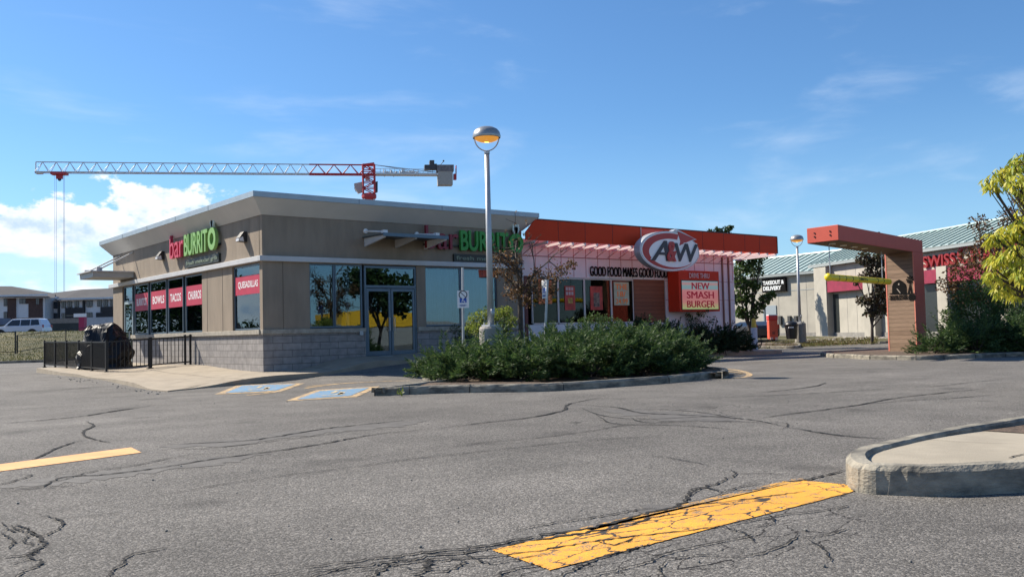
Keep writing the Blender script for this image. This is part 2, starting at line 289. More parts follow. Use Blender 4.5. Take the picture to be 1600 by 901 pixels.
# ------------------------------------------------------------------ mesh builder
class MB:
    def __init__(s): s.v = []; s.f = []
    def add(s, vs, fs):
        o = len(s.v); s.v += [tuple(float(c) for c in v) for v in vs]; s.f += [tuple(i+o for i in f) for f in fs]; return s
    def box(s, x0, y0, z0, x1, y1, z1):
        if x0 > x1: x0, x1 = x1, x0
        if y0 > y1: y0, y1 = y1, y0
        if z0 > z1: z0, z1 = z1, z0
        return s.add([(x0,y0,z0),(x1,y0,z0),(x1,y1,z0),(x0,y1,z0),(x0,y0,z1),(x1,y0,z1),(x1,y1,z1),(x0,y1,z1)],
                     [(0,3,2,1),(4,5,6,7),(0,1,5,4),(1,2,6,5),(2,3,7,6),(3,0,4,7)])
    def obox(s, O, U, V, W):     # corner + three edge vectors
        O, U, V, W = map(np.array, (O, U, V, W)); O = O.astype(float)
        if np.dot(np.cross(U, V), W) < 0: U, V = V, U
        return s.add([O, O+U, O+U+V, O+V, O+W, O+U+W, O+U+V+W, O+V+W],
                     [(0,3,2,1),(4,5,6,7),(0,1,5,4),(1,2,6,5),(2,3,7,6),(3,0,4,7)])
    def tube(s, pts, r, n=8, cap=True):
        pts = [np.array(p, float) for p in pts]; rs = r if isinstance(r, (list, tuple)) else [r]*len(pts)
        rings = []; prev = None
        for i, p in enumerate(pts):
            d = pts[min(i+1, len(pts)-1)]-pts[max(i-1, 0)]; d = d/(np.linalg.norm(d)+1e-9)
            if prev is None:
                a = np.array([0, 0, 1.]) if abs(d[2]) < .9 else np.array([1., 0, 0])
                a = np.cross(a, d)
            else: a = prev - d*np.dot(prev, d)
            a /= np.linalg.norm(a)+1e-9; prev = a; b = np.cross(d, a)
            rings.append([p+rs[i]*(cos(2*pi*k/n)*a+sin(2*pi*k/n)*b) for k in range(n)])
        fs = []
        for i in range(len(pts)-1):
            for k in range(n): fs.append((i*n+k, i*n+(k+1) % n, (i+1)*n+(k+1) % n, (i+1)*n+k))
        if cap: fs += [tuple(reversed(range(n))), tuple((len(pts)-1)*n+k for k in range(n))]
        return s.add([v for r_ in rings for v in r_], fs)
    def lathe(s, prof, c=(0, 0, 0), n=24, closed=False):
        vs = []; fs = []
        for (r, z) in prof:
            for k in range(n): vs.append((c[0]+r*cos(2*pi*k/n), c[1]+r*sin(2*pi*k/n), c[2]+z))
        for i in range(len(prof)-1):
            for k in range(n): fs.append((i*n+k, i*n+(k+1) % n, (i+1)*n+(k+1) % n, (i+1)*n+k))
        return s.add(vs, fs)
    def prism(s, poly, z0, z1):   # poly list of (x,y) ccw
        n = len(poly); a = sum(poly[i][0]*poly[(i+1) % n][1]-poly[(i+1) % n][0]*poly[i][1] for i in range(n))
        if a < 0: poly = poly[::-1]
        return s.add([(x, y, z0) for x, y in poly]+[(x, y, z1) for x, y in poly],
                     [tuple(reversed(range(n))), tuple(range(n, 2*n))]+[(i, (i+1) % n, n+(i+1) % n, n+i) for i in range(n)])
    def slab(s, poly3, off):     # planar 3D polygon extruded by vector off
        n = len(poly3); P = [np.array(p, float) for p in poly3]; o = np.array(off, float)
        nn = sum((np.cross(P[i], P[(i+1) % n]) for i in range(n)), np.zeros(3))
        if np.dot(nn, o) < 0: P = P[::-1]
        return s.add(P+[p+o for p in P], [tuple(reversed(range(n))), tuple(range(n, 2*n))]+[(i, (i+1) % n, n+(i+1) % n, n+i) for i in range(n)])
    def sphere(s, c, r, n=12, m=8, sc=(1, 1, 1)):
        pr = []; vs = []; fs = []
        for i in range(m+1):
            t = pi*i/m
            for k in range(n): vs.append((c[0]+sc[0]*r*sin(t)*cos(2*pi*k/n), c[1]+sc[1]*r*sin(t)*sin(2*pi*k/n), c[2]-sc[2]*r*cos(t)))
        for i in range(m):
            for k in range(n): fs.append((i*n+k, i*n+(k+1) % n, (i+1)*n+(k+1) % n, (i+1)*n+k))
        return s.add(vs, fs)
    def build(s, name, m, parent=None, smooth=False, bevel=0):
        me = bpy.data.meshes.new(name)
        off = np.array(world_loc(parent)) if parent else np.zeros(3)
        me.from_pydata([tuple(np.array(v)-off) for v in s.v], [], s.f); me.update()
        me.materials.append(m)
        if smooth:
            me.polygons.foreach_set('use_smooth', [True]*len(me.polygons))
        o = bpy.data.objects.new(name, me); C.objects.link(o)
        if parent: o.parent = parent
        if bevel:
            b = o.modifiers.new('bevel', 'BEVEL'); b.width = bevel; b.segments = 2; b.limit_method = 'ANGLE'
        return o
def world_loc(o):
    v = Vector((0, 0, 0))
    while o: v += o.location; o = o.parent
    return v
def empty(name, loc, label, cat, group=None):
    o = bpy.data.objects.new(name, None); C.objects.link(o); o.location = tuple(float(c) for c in loc); o.empty_display_size = .2
    o['label'] = label; o['category'] = cat
    if group: o['group'] = group
    return o
def tag(o, label, cat, group=None, kind=None):
    if label: o['label'] = label
    if cat: o['category'] = cat
    if group: o['group'] = group
    if kind: o['kind'] = kind
    return o
def struct(o): o['kind'] = 'structure'; return o

def text(body, P0, U, V, W, H, depth, m, name, parent, bold=.0, shear=0, fitW=True, align='LEFT', dup=0):
    """lettering fitted into a W x H box whose lower left corner is P0"""
    cu = bpy.data.curves.new(name, 'FONT'); cu.body = body; cu.size = 1; cu.extrude = .5; cu.offset = bold; cu.shear = shear; cu.align_x = align; cu.resolution_u = 4; cu.space_line = .82
    to = bpy.data.objects.new('tmp', cu); C.objects.link(to); bpy.context.view_layer.update()
    me = bpy.data.meshes.new_from_object(to.evaluated_get(bpy.context.evaluated_depsgraph_get()))
    bpy.data.objects.remove(to); bpy.data.curves.remove(cu)
    co = np.array([v.co[:] for v in me.vertices]); mn = co.min(0); mx = co.max(0); sz = mx-mn
    U, V, P0 = np.array(U, float), np.array(V, float), np.array(P0, float); Nn = np.cross(U, V)
    n = (co-mn)/sz
    off = np.array(world_loc(parent)) if parent else 0
    if dup:      # heavier stroke: the same letters repeated a hair to each side, each a touch deeper
        fc = [tuple(p.vertices) for p in me.polygons]; nv = len(n); W2 = W-2*dup
        vs = np.concatenate([P0+U*(dup+s*dup)+n[:, :1]*W2*U+n[:, 1:2]*H*V+n[:, 2:3]*(depth+k*.0012)*Nn-off for k, s in enumerate((-1, 0, 1))])
        me2 = bpy.data.meshes.new(name); me2.from_pydata([tuple(v) for v in vs], [], [tuple(i+k*nv for i in f) for k in range(3) for f in fc]); me2.materials.append(m); bpy.data.meshes.remove(me)
        o = bpy.data.objects.new(name, me2); C.objects.link(o)
        if parent: o.parent = parent
        return o
    out = P0 + n[:, :1]*W*U + n[:, 1:2]*H*V + n[:, 2:3]*depth*Nn - off
    me.vertices.foreach_set('co', out.astype(np.float32).ravel()); me.update(); me.materials.clear(); me.materials.append(m); me.name = name
    o = bpy.data.objects.new(name, me); C.objects.link(o)
    if parent: o.parent = parent
    return o

def leaves_mesh(name, m, centers, dirs, size, aspect=.5, parent=None, rng=None, droop=0.0, cross=False):
    """one small folded leaf per centre"""
    rng = rng or np.random.default_rng(1)
    c = np.array(centers, float); n = len(c); d = np.array(dirs, float); d /= np.linalg.norm(d, axis=1, keepdims=True)+1e-9
    d[:, 2] -= droop; d /= np.linalg.norm(d, axis=1, keepdims=True)+1e-9
    rv = rng.normal(size=(n, 3)); s = np.cross(d, rv); s /= np.linalg.norm(s, axis=1, keepdims=True)+1e-9
    L = (np.array(size)*np.ones(n)*rng.uniform(.7, 1.3, n))[:, None]; Wd = L*aspect*.5
    base = c; tip = c+d*L; midp = c+d*L*.45
    v = np.stack([base, midp+s*Wd, tip, midp-s*Wd], 1).reshape(-1, 3)
    if parent: v = v-np.array(world_loc(parent))
    me = bpy.data.meshes.new(name); me.vertices.add(len(v)); me.vertices.foreach_set('co', v.astype(np.float32).ravel())
    me.loops.add(4*n); me.loops.foreach_set('vertex_index', np.arange(4*n, dtype=np.int32)); me.polygons.add(n)
    me.polygons.foreach_set('loop_start', np.arange(0, 4*n, 4, dtype=np.int32)); me.polygons.foreach_set('loop_total', np.full(n, 4, np.int32))
    me.update(calc_edges=True); me.materials.append(m)
    o = bpy.data.objects.new(name, me); C.objects.link(o)
    if parent: o.parent = parent
    return o

def catmull(pts, k=6, closed=False):
    P = [np.array(p, float) for p in pts]; out = []; n = len(P)
    for i in range(n if closed else n-1):
        p0, p1, p2, p3 = (P[(i-1) % n], P[i], P[(i+1) % n], P[(i+2) % n]) if closed else (P[max(i-1, 0)], P[i], P[i+1], P[min(i+2, n-1)])
        for j in range(k):
            t = j/k; out.append(.5*((2*p1)+(-p0+p2)*t+(2*p0-5*p1+4*p2-p3)*t*t+(-p0+3*p1-3*p2+p3)*t**3))
    if not closed: out.append(P[-1])
    return out
def offset_poly(P, d):
    n = len(P); a = sum(P[i][0]*P[(i+1) % n][1]-P[(i+1) % n][0]*P[i][1] for i in range(n)); sg = 1 if a > 0 else -1
    out = []
    for i in range(n):
        t = np.array(P[(i+1) % n][:2])-np.array(P[i-1][:2]); t /= np.linalg.norm(t)+1e-9
        out.append(np.array([P[i][0]-sg*t[1]*d, P[i][1]+sg*t[0]*d]))
    return out
def kerb_island(name, outline, ztop, width, zin, m_in, label, cat, parts=True, inner_name='bed', jitter=.006, group=None, wob=None):
    """raised concrete kerb ring (outline = list of xy) with a filled bed"""
    P = [np.array(p[:2], float) for p in outline]; n = len(P); rr = np.random.default_rng(n)
    zt = (lambda x, y: ztop) if not callable(ztop) else ztop
    c = np.mean(P, 0); root = empty(name, (c[0], c[1], lot(*c)), label, cat, group)
    rings = []
    jz = rr.normal(0, jitter, n); jr = rr.normal(0, jitter, n)
    for dd, kind in ((0, 'b'), (.012, 's'), (.045, 't'), (width-.02, 't'), (width, 'i'), (width+.01, 'z')):
        Q = offset_poly(P, dd)
        ring = []
        for i, q in enumerate(Q):
            T = zt(*q)
            z = {'b': lot(*q)-.12, 's': T-.035+jz[i], 't': T+jz[i]*.3, 'i': T-.02, 'z': T-.10}[kind]
            ring.append((q[0]+jr[i]*(kind == 's'), q[1]+jr[i]*(kind == 's'), z))
        rings.append(ring)
    mb = MB(); vs = [v for r in rings for v in r]; fs = []
    a = sum(P[i][0]*P[(i+1) % n][1]-P[(i+1) % n][0]*P[i][1] for i in range(n))
    for j in range(len(rings)-1):
        for i in range(n):
            q = (j*n+i, j*n+(i+1) % n, (j+1)*n+(i+1) % n, (j+1)*n+i); fs.append(q if a > 0 else q[::-1])
    mb.add(vs, fs); mb.build('kerb', kerb_m, root)
    Q = offset_poly(P, width-.005); cc = np.mean(Q, 0); zi = zin if callable(zin) else (lambda x, y: zin)
    mb = MB(); vs = []; fs = []; K = 6
    for j in range(K):
        f_ = 1-j/K
        for q in Q: x, y = cc+(q-cc)*f_; vs.append((x, y, zi(x, y)))
    vs.append((cc[0], cc[1], zi(*cc)))
    for j in range(K-1):
        for i in range(n): fs.append((j*n+i, j*n+(i+1) % n, (j+1)*n+(i+1) % n, (j+1)*n+i))
    for i in range(n): fs.append(((K-1)*n+i, (K-1)*n+(i+1) % n, K*n))
    if a < 0: fs = [f[::-1] for f in fs]
    mb.add(vs, fs); mb.build(inner_name, m_in, root)
    step = max(4, int(n*2.4/max(1, sum(np.linalg.norm(P[(i+1) % n]-P[i]) for i in range(n)))))
    for i in (range(2, n, step) if name == 'planting_island' else ()):      # cast joints every couple of metres
        q0, q1 = P[i], np.array(offset_poly(P, width)[i]); d_ = q1-q0; d_ /= np.linalg.norm(d_); t_ = np.array([-d_[1], d_[0]])*.006; T = zt(*q0)
        a_, b_ = q0-d_*.004, q1; jb = MB(); jb.slab([(a_[0]-t_[0], a_[1]-t_[1], T-.22), (a_[0]+t_[0], a_[1]+t_[1], T-.22), (a_[0]+t_[0], a_[1]+t_[1], T-.028), (a_[0]-t_[0], a_[1]-t_[1], T-.028)], (d_[0]*.02, d_[1]*.02, 0))
        c_ = q0+d_*.03; jb.slab([(c_[0]-t_[0], c_[1]-t_[1], T+.004), (c_[0]+t_[0], c_[1]+t_[1], T+.004), (b_[0]+t_[0], b_[1]+t_[1], T+.004), (b_[0]-t_[0], b_[1]-t_[1], T+.004)], (0, 0, -.02)); jb.build('kerb_joint', mat('kerb_joint_dirt', (.05, .045, .04), 1), root)
    return root

def ribbon(pts, width, lift, taper=True, sub=5, jit=.0, rng=random.Random(3), far=False):
    """flat strip following the lot; pts xy"""
    Q = catmull([np.array([p[0], p[1]]) for p in pts], sub) if sub > 1 else [np.array(p[:2]) for p in pts]
    vs = []; n = len(Q)
    for i, q in enumerate(Q):
        t = Q[min(i+1, n-1)]-Q[max(i-1, 0)]; t = t/(np.linalg.norm(t)+1e-9); nn = np.array([-t[1], t[0]])
        wv = width(i/(n-1)) if callable(width) else width
        if far: wv *= min(4.5, max(1.0, (sqrt((q[0]-CAM[0])**2+(q[1]-CAM[1])**2)/5.0)))
        if taper: wv *= min(1, 4*min(i, n-1-i)/n+.15)
        if jit: q = q+nn*rng.gauss(0, jit)+t*rng.gauss(0, jit*.5); wv *= rng.uniform(.45, 1.5)
        for sgn in (-1, 1):
            x, y = q+nn*wv*.5*sgn; vs.append((x, y, lot(x, y)+lift))
    return vs, [(2*i, 2*i+2, 2*i+3, 2*i+1) for i in range(n-1)]
# ================================================================== GROUND
def ground_sheet():
    xs = np.unique(np.concatenate([np.linspace(-600, -40, 12), np.arange(-40, 60, 1.0), np.linspace(60, 160, 16), np.linspace(160, 900, 12)]))
    ys = np.unique(np.concatenate([np.linspace(-400, -40, 10), np.arange(-40, 34, .8), np.arange(34, 130, 4), np.linspace(130, 1200, 14)]))
    V = [(x, y, lot(x, y)) for y in ys for x in xs]; nx = len(xs)
    F = [(j*nx+i, j*nx+i+1, (j+1)*nx+i+1, (j+1)*nx+i) for j in range(len(ys)-1) for i in range(nx-1)]
    mb = MB(); mb.v = V; mb.f = F; o = mb.build('ground', asph, smooth=True); struct(o); return o
ground_sheet()

# grass bank beyond the left end of the lot
grass_m = leafmat('grass_blades', [(.045, .07, .018), (.07, .09, .022), (.15, .13, .03), (.04, .06, .016)], .3, .8)
gsoil = mat('grass_soil', (.055, .065, .022), 1, var=.4, vscale=.5, bump=.8, bscale=20, col2=(.13, .11, .045))
mb = MB(); G0 = [onG(px, py) for px, py in ((-90, 568), (-20, 565), (40, 566), (80, 563), (140, 562), (200, 560))]
xs = np.linspace(-14, 26, 60); ysg = np.linspace(31.5, 60, 36)
V = [(x, y+.25*sin(x*.7), lot(x, y)+.10) for y in ysg for x in xs]
F = [(j*60+i, j*60+i+1, (j+1)*60+i+1, (j+1)*60+i) for j in range(35) for i in range(59)]
mb.v = V; mb.f = F; struct(mb.build('grass_bank', gsoil, smooth=True))
rg = np.random.default_rng(5); n = 26000
gx = rg.uniform(-13, 25, n); gy = 31.6+28*rg.random(n)**1.4
gz = np.array([lot(a, b)+.08 for a, b in zip(gx, gy)])
gd = rg.normal(0, .35, (n, 3)); gd[:, 2] = 1
tag(leaves_mesh('grass', grass_m, np.stack([gx, gy, gz], 1), gd, .13, .22, rng=rg), 'short dry yellow green grass on the bank past the lot', 'grass', kind='stuff')
mb = MB(); mb.box(-16, 31.2, lot(0, 31)-.1, 26, 31.5, lot(0, 31.3)+.14); tag(mb.build('kerb', kerb_m, bevel=.02), 'long straight concrete kerb below the grass bank at the left', 'kerb')

# ------------------------------------------------------------------ sidewalk / patio slab round the building
swpts = [((0, 0), 0), ((3.3, 0), .33), ((5.1, 0), .37), ((10, 0), .33), ((0, 5.6), .15), ((0, 15), .2), ((-2.7, 5.6), .02), ((-2.9, 13.4), .08), ((-3.75, -3.5), -.175),
         ((.4, -1.85), -.02), ((4.1, -1.3), .2), ((10, -1.6), .25), ((-3.4, 3), -.06), ((-2, -.5), -.07), ((22, -1.5), -.06), ((22, 0), -.04), ((17, -1.5), .05)]
def sw(x, y):
    num = den = 0
    for (a, b), z in swpts:
        d2 = (x-a)**2+(y-b)**2+.02; w_ = 1/d2**1.6; num += w_*z; den += w_
    return num/den
kpx = [(57, 576, .06), (94, 581, .03), (130, 585.5, 0), (164, 590, -.04), (200, 598, -.10), (235, 606, -.15), (262, 610.5, -.18)]
left_edge = [onZ(a, b, z)[:2] for a, b, z in kpx]
front = [(-3.55, -3.42), (-2.4, -2.85), (-1, -2.3), (.4, -1.85), (1.6, -1.6), (3, -1.4), (4.1, -1.3), (6, -1.35), (8, -1.5), (10, -1.6), (14, -1.6), (18, -1.6), (21.8, -1.6), (22.6, -.8)]
fl = catmull(front, 4)
def fan_strip(name, edge, inner, m, drop=.16):
    mb = MB(); n = len(edge); K = 7; vs = []
    for k in range(K+1):
        for e, q in zip(edge, inner):
            x = e[0]+(q[0]-e[0])*k/K; y = e[1]+(q[1]-e[1])*k/K; vs.append((x, y, sw(x, y)))
    fs = [(k*n+i, k*n+i+1, (k+1)*n+i+1, (k+1)*n+i) for k in range(K) for i in range(n-1)]
    b0 = len(vs)
    for e in edge: vs.append((e[0]*1.0, e[1], min(lot(*e), sw(*e))-drop))
    fs += [(i, b0+i, b0+i+1, i+1) for i in range(n-1)]
    mb.v = vs; mb.f = fs; return mb
inn = [(min(max(e[0]+.3, .02), 22), .3) for e in fl]; inn[0] = (-.0, .05)
inn = [(min(22, max(-.6+.0*i, e[0])), .3) for i, e in enumerate(fl)]
mb = fan_strip('sidewalk', [tuple(e) for e in fl], inn, conc)
le = catmull([np.array(p) for p in left_edge], 4)
mb2 = fan_strip('sidewalk', [tuple(e) for e in le]+[(-3.55, -3.42)], [(.3, 15.0-14.7*i/len(le)) for i in range(len(le))]+[(.3, .3)], conc)
mb.add(mb2.v, mb2.f)
mb.add([(-3.55, -3.42, sw(-3.55, -3.42)), (-.6, .3, sw(-.6, .3)), (.3, .3, sw(.3, .3))], [(0, 1, 2)])
# end piece towards the far lot
o = mb.build('sidewalk', conc, smooth=False); struct(o)
# shallow tooled joints and pale repair strips in the slab
mb = MB()
for a, b in (((-3.3, -.6), (.0, -.6)), ((-3.2, 2.2), (0, 2.2)), ((-3.1, 4.6), (0, 4.6)), ((-1.6, -2.5), (-1.6, 5.4)), ((1.4, -1.6), (1.4, 0)), ((3.1, -1.3), (3.1, 0)), ((5.4, -1.3), (5.4, 0))):
    pts = [np.array(a)+(np.array(b)-np.array(a))*t for t in np.linspace(0, 1, 14)]
    vs = []
    for q in pts:
        t = np.array(b)-np.array(a); t = t/np.linalg.norm(t); nn = np.array([-t[1], t[0]])*.009
        for sg in (-1, 1): x, y = q+nn*sg; vs.append((x, y, sw(x, y)+.006))
    mb.add(vs, [(2*i, 2*i+2, 2*i+3, 2*i+1) for i in range(13)])
struct(mb.build('sidewalk_joints', mat('dark_slab_joint', (.15, .13, .11), 1)))  # joints drawn as thin strips darker than the slab

# ------------------------------------------------------------------ painted markings
yellow_p = paintmat('yellow_road_paint', (.80, .37, .035), .44, net=True)
pale_p = paintmat('faded_orange_paint', (.66, .44, .20), .50)
blue_p = paintmat('worn_blue_paint', (.07, .27, .50), .50, under=(.26, .25, .22), scale=14)
cream_p = paintmat('faded_cream_paint', (.62, .50, .30), .47)
def patch(name, px, lift, m, div=10):
    P = [onG(*q) for q in px]; mb = MB()
    if len(P) == 4:
        vs = []; a, b, c, d = P
        for j in range(div+1):
            for i in range(div+1):
                u, v = i/div, j/div; q = (a*(1-u)+b*u)*(1-v)+(d*(1-u)+c*u)*v; vs.append((q[0], q[1], lot(q[0], q[1])+lift))
        mb.add(vs, [(j*(div+1)+i, j*(div+1)+i+1, (j+1)*(div+1)+i+1, (j+1)*(div+1)+i) for j in range(div) for i in range(div)])
    else: mb.add([(q[0], q[1], lot(q[0], q[1])+lift) for q in P], [tuple(range(len(P)))])
    return mb
def up(mb):
    P = [np.array(v) for v in mb.v]; f = mb.f[0]
    n = np.cross(P[f[1]]-P[f[0]], P[f[2]]-P[f[0]])
    if n[2] < 0: mb.f = [x[::-1] for x in mb.f]
    return mb
st = []
yl_ = up(patch('x', [(767.5, 859.5), (1254, 751), (1361, 761), (860, 891)], .005, yellow_p, 60)); rj = random.Random(6)
for i_, v_ in enumerate(yl_.v):
    a_i, a_j = i_ % 61, i_//61
    if a_i in (0, 60) or a_j in (0, 60): yl_.v[i_] = (v_[0]+rj.gauss(0, .004), v_[1]+rj.gauss(0, .004), v_[2])
struct(yl_.build('yellow_road_line', yellow_p))
struct(up(patch('x', [(905, 826), (1246, 747), (1262, 749.5), (925, 829)], .005, yellow_p, 20)).build('old_yellow_line', paintmat('old_yellow_paint', (.70, .36, .06), .52)))
struct(up(patch('x', [(-60, 733), (205, 699), (221, 707), (-60, 744.5)], .005, pale_p)).build('faded_road_line', paintmat('orange_road_paint', (.76, .40, .16), .40)))
def frame(px, wpx):
    c = np.mean(np.array(px), 0); out = []
    return px
for k, (o4, i4) in enumerate((([(335, 616), (372, 601), (476, 598.5), (438, 612)], [(352, 614.3), (379, 602.5), (462, 600), (431, 610.3)]),
               ([(445.7, 626.5), (493.6, 609.5), (594, 603.3), (557, 620)], [(464, 624.3), (500, 611), (577, 606), (548, 618.5)]))):
    struct(up(patch('x', o4, .005, pale_p)).build('stall_border_paint', pale_p)); struct(up(patch('x', i4, .010, blue_p)).build('accessible_stall_paint', blue_p))
    # wheelchair symbol worn into the blue
    P = [onG(*q) for q in i4]; mb = MB()
    def q(u, v): return ((P[0]*(1-u)+P[3]*u)*(1-v)+(P[1]*(1-u)+P[2]*u)*v)[:2]
    cs = [q(.5+.17*cos(t), .40+.2*sin(t)) for t in np.linspace(-2.6, 1.2, 14)]
    for pts in (cs, [q(.42, .8), q(.44, .5), q(.62, .5), q(.7, .2), q(.78, .22)]):
        v, f = ribbon(pts, .09, .015, taper=False, sub=1); mb.add(v, f)
    struct(up(mb).build('accessible_symbol_paint', cream_p))
mb = MB()
for a in ([(480, 603.5), (520, 600), (560, 597.5), (600, 595.5), (640, 594.5)], [(387, 617.5), (410, 615), (440, 611.5)], [(476, 606.5), (520, 600.5), (585, 596)], [(640, 590), (655, 587), (672, 584)]):
    v, f = ribbon([onG(*q)[:2] for q in a], .11, .006, taper=False); mb.add(v, f)
struct(up(mb).build('hatch_lines_paint', pale_p))
mb = MB()
arc = [(1105, 575.5), (1125, 576), (1145, 577.5), (1160, 580), (1171, 584.5), (1166, 588.5), (1150, 590.5), (1130, 591.5)]
v, f = ribbon([onG(*q)[:2] for q in arc], .14, .006, taper=False); mb.add(v, f)
for a in ([(1128, 586.5), (1163, 584)], [(1118, 577.5), (1160, 583)]):
    v, f = ribbon([onG(*q)[:2] for q in a], .1, .011, taper=False, sub=4); mb.add(v, f)
struct(up(mb).build('yellow_arc_paint', pale_p))

# ------------------------------------------------------------------ cracks in the asphalt
crack_m = mat('crack_shadow', (.012, .011, .010), 1)
cr = []
A = cr.append
# (points px, width m)
A(([(0, 662), (60, 657), (130, 650), (180, 642), (245, 633)], .022)); A(([(0, 615), (70, 611), (170, 603)], .014))
A(([(133, 658), (147, 665), (133, 672), (131, 680), (150, 687), (172, 692)], .016)); A(([(131, 688), (110, 693), (90, 700), (76, 707), (60, 714), (50, 718)], .018))
A(([(240, 697), (300, 693), (380, 689), (440, 681), (500, 671), (560, 664), (620, 658), (664, 655)], .02)); A(([(250, 703), (330, 700), (420, 690), (500, 680), (570, 671)], .012))
A(([(0, 770), (60, 762), (100, 746), (160, 742), (250, 731), (330, 718), (420, 706), (500, 694), (560, 683), (600, 677), (680, 670)], .022))
A(([(30, 755), (90, 752), (140, 738), (210, 727), (290, 712), (360, 708)], .012)); A(([(0, 744), (50, 742), (20, 752), (0, 757)], .012)); A(([(0, 765), (80, 762), (130, 757)], .014))
A(([(80, 798), (160, 784), (260, 772), (360, 755), (460, 741), (560, 729), (640, 718), (720, 709), (800, 700), (900, 690), (1000, 683), (1080, 677)], .011))
A(([(680, 670), (760, 660), (830, 652), (880, 641), (890, 631), (940, 621)], .02))
A(([(890, 632), (960, 636), (1000, 645), (1060, 648), (1130, 652), (1180, 657), (1232, 668)], .018)); A(([(905, 636), (945, 650), (1010, 655), (1080, 652), (1170, 650)], .012))
A(([(930, 646), (960, 662), (1040, 664), (1110, 668), (1150, 672)], .013)); A(([(960, 640), (1040, 640), (1100, 645), (1150, 655)], .011))
A(([(985, 652), (1010, 660), (1090, 658), (1190, 660), (1230, 662), (1222, 672)], .013)); A(([(1180, 655), (1225, 648), (1290, 640), (1345, 632), (1400, 622), (1470, 614), (1550, 606)], .017))
A(([(1232, 668), (1280, 676), (1330, 682), (1385, 686)], .02)); A(([(1345, 632), (1420, 626), (1490, 622), (1560, 616)], .012)); A(([(1180, 614), (1240, 608), (1275, 603), (1290, 598)], .016)); A(([(1130, 621), (1200, 618), (1300, 613), (1420, 605)], .012))
A(([(1420, 605), (1470, 603), (1520, 597), (1600, 590)], .01)); A(([(700, 700), (770, 690), (840, 684), (920, 674), (980, 664), (1060, 660)], .012)); A(([(1020, 712), (1060, 718), (1110, 728)], .010))
# lower left
A(([(60, 804), (95, 814), (93, 826), (78, 833), (66, 839)], .018)); A(([(0, 817), (30, 828), (64, 841), (68, 852), (54, 862), (48, 871), (66, 880), (40, 893), (20, 905)], .026))
A(([(8, 826), (24, 832)], .016)); A(([(30, 842), (44, 838), (36, 848), (52, 850), (40, 858)], .012)); A(([(0, 872), (30, 869), (52, 866), (60, 860)], .016)); A(([(15, 882), (48, 874)], .014))
A(([(60, 836), (30, 822), (20, 822)], .012)); A(([(165, 905), (180, 890), (194, 881), (198, 870), (240, 860), (262, 857)], .018)); A(([(95, 812), (140, 806), (200, 800)], .008))
A(([(0, 832), (20, 845), (14, 858)], .012)); A(([(26, 830), (44, 824), (40, 834)], .01))
# lower centre band, through the yellow line
A(([(380, 905), (470, 889), (560, 876), (630, 868), (700, 860), (765, 852), (840, 838), (930, 824), (1000, 805), (1060, 791), (1075, 776), (1082, 766), (1120, 756), (1148, 741), (1140, 734)], .028))
A(([(420, 905), (520, 890), (600, 880), (650, 872), (740, 862), (800, 851), (880, 838), (950, 828), (1030, 808), (1100, 797)], .030))
A(([(455, 905), (560, 893), (620, 882), (690, 874), (770, 870), (860, 858), (930, 846), (1000, 838), (1080, 829), (1140, 821), (1180, 812)], .018))
A(([(655, 905), (660, 893), (672, 880), (668, 873)], .035)); A(([(672, 880), (712, 874), (724, 880), (700, 892), (668, 894)], .02)); A(([(570, 905), (600, 890), (612, 880)], .02))
A(([(800, 832), (850, 820), (920, 810), (990, 798), (1030, 794)], .016)); A(([(1075, 776), (1100, 762), (1128, 768), (1160, 760), (1190, 756)], .014)); A(([(1082, 780), (1110, 778), (1140, 768), (1185, 765), (1225, 754)], .012))
A(([(1060, 791), (1130, 785), (1200, 776), (1260, 768)], .014)); A(([(1148, 741), (1180, 740), (1230, 742)], .012)); A(([(1225, 754), (1270, 748), (1318, 735)], .02))
A(([(770, 905), (800, 890), (850, 884)], .02)); A(([(865, 905), (900, 888), (940, 872), (980, 860), (1020, 850)], .02)); A(([(905, 905), (960, 892), (1010, 880), (1040, 866), (1100, 852), (1170, 838), (1200, 832)], .016))
A(([(1010, 880), (1050, 874), (1090, 868), (1160, 870), (1200, 862), (1242, 842), (1246, 830)], .014)); A(([(1240, 842), (1290, 836), (1330, 824)], .010)); A(([(1040, 905), (1030, 890), (1045, 876)], .012)); A(([(1260, 842), (1290, 862), (1300, 880)], .01))
A(([(930, 846), (960, 852), (1000, 838)], .013)); A(([(1120, 822), (1160, 832), (1180, 848)], .014)); A(([(1140, 821), (1220, 806), (1300, 796), (1325, 790)], .014)); A(([(1190, 800), (1210, 815), (1180, 824)], .012))
A(([(720, 862), (760, 880), (800, 876), (860, 866)], .014)); A(([(600, 880), (650, 890), (690, 884), (750, 884)], .012)); A(([(480, 905), (540, 884)], .014))
rnd = random.Random(11); mb = MB()
for pts, wd in cr:
    Q = [onG(*q)[:2] for q in pts]
    v, f = ribbon(Q, wd*.8, .0085, sub=9, jit=wd*.42, rng=rnd, far=True); mb.add(v, f)
struct(up(mb).build('asphalt_cracks', crack_m))
# tar-dark seal along the long crack and broken patches
tar = paintmat('dark_patched_asphalt', (.098, .090, .080), .50, under=(.125, .116, .104), scale=7)
mb = MB()
for pts, wd in (([(250, 698), (380, 690), (480, 676), (600, 664), (664, 656)], .55), ([(0, 762), (100, 750), (200, 738), (330, 720), (420, 708)], .45), ([(950, 640), (1060, 650), (1150, 658)], .7), ([(860, 842), (960, 822), (1040, 800), (1100, 780)], .35)):
    v, f = ribbon([onG(*q)[:2] for q in pts], wd, .0028, sub=8, jit=.03, rng=rnd); mb.add(v, f)
struct(up(mb).build('dark_asphalt_patches', tar))
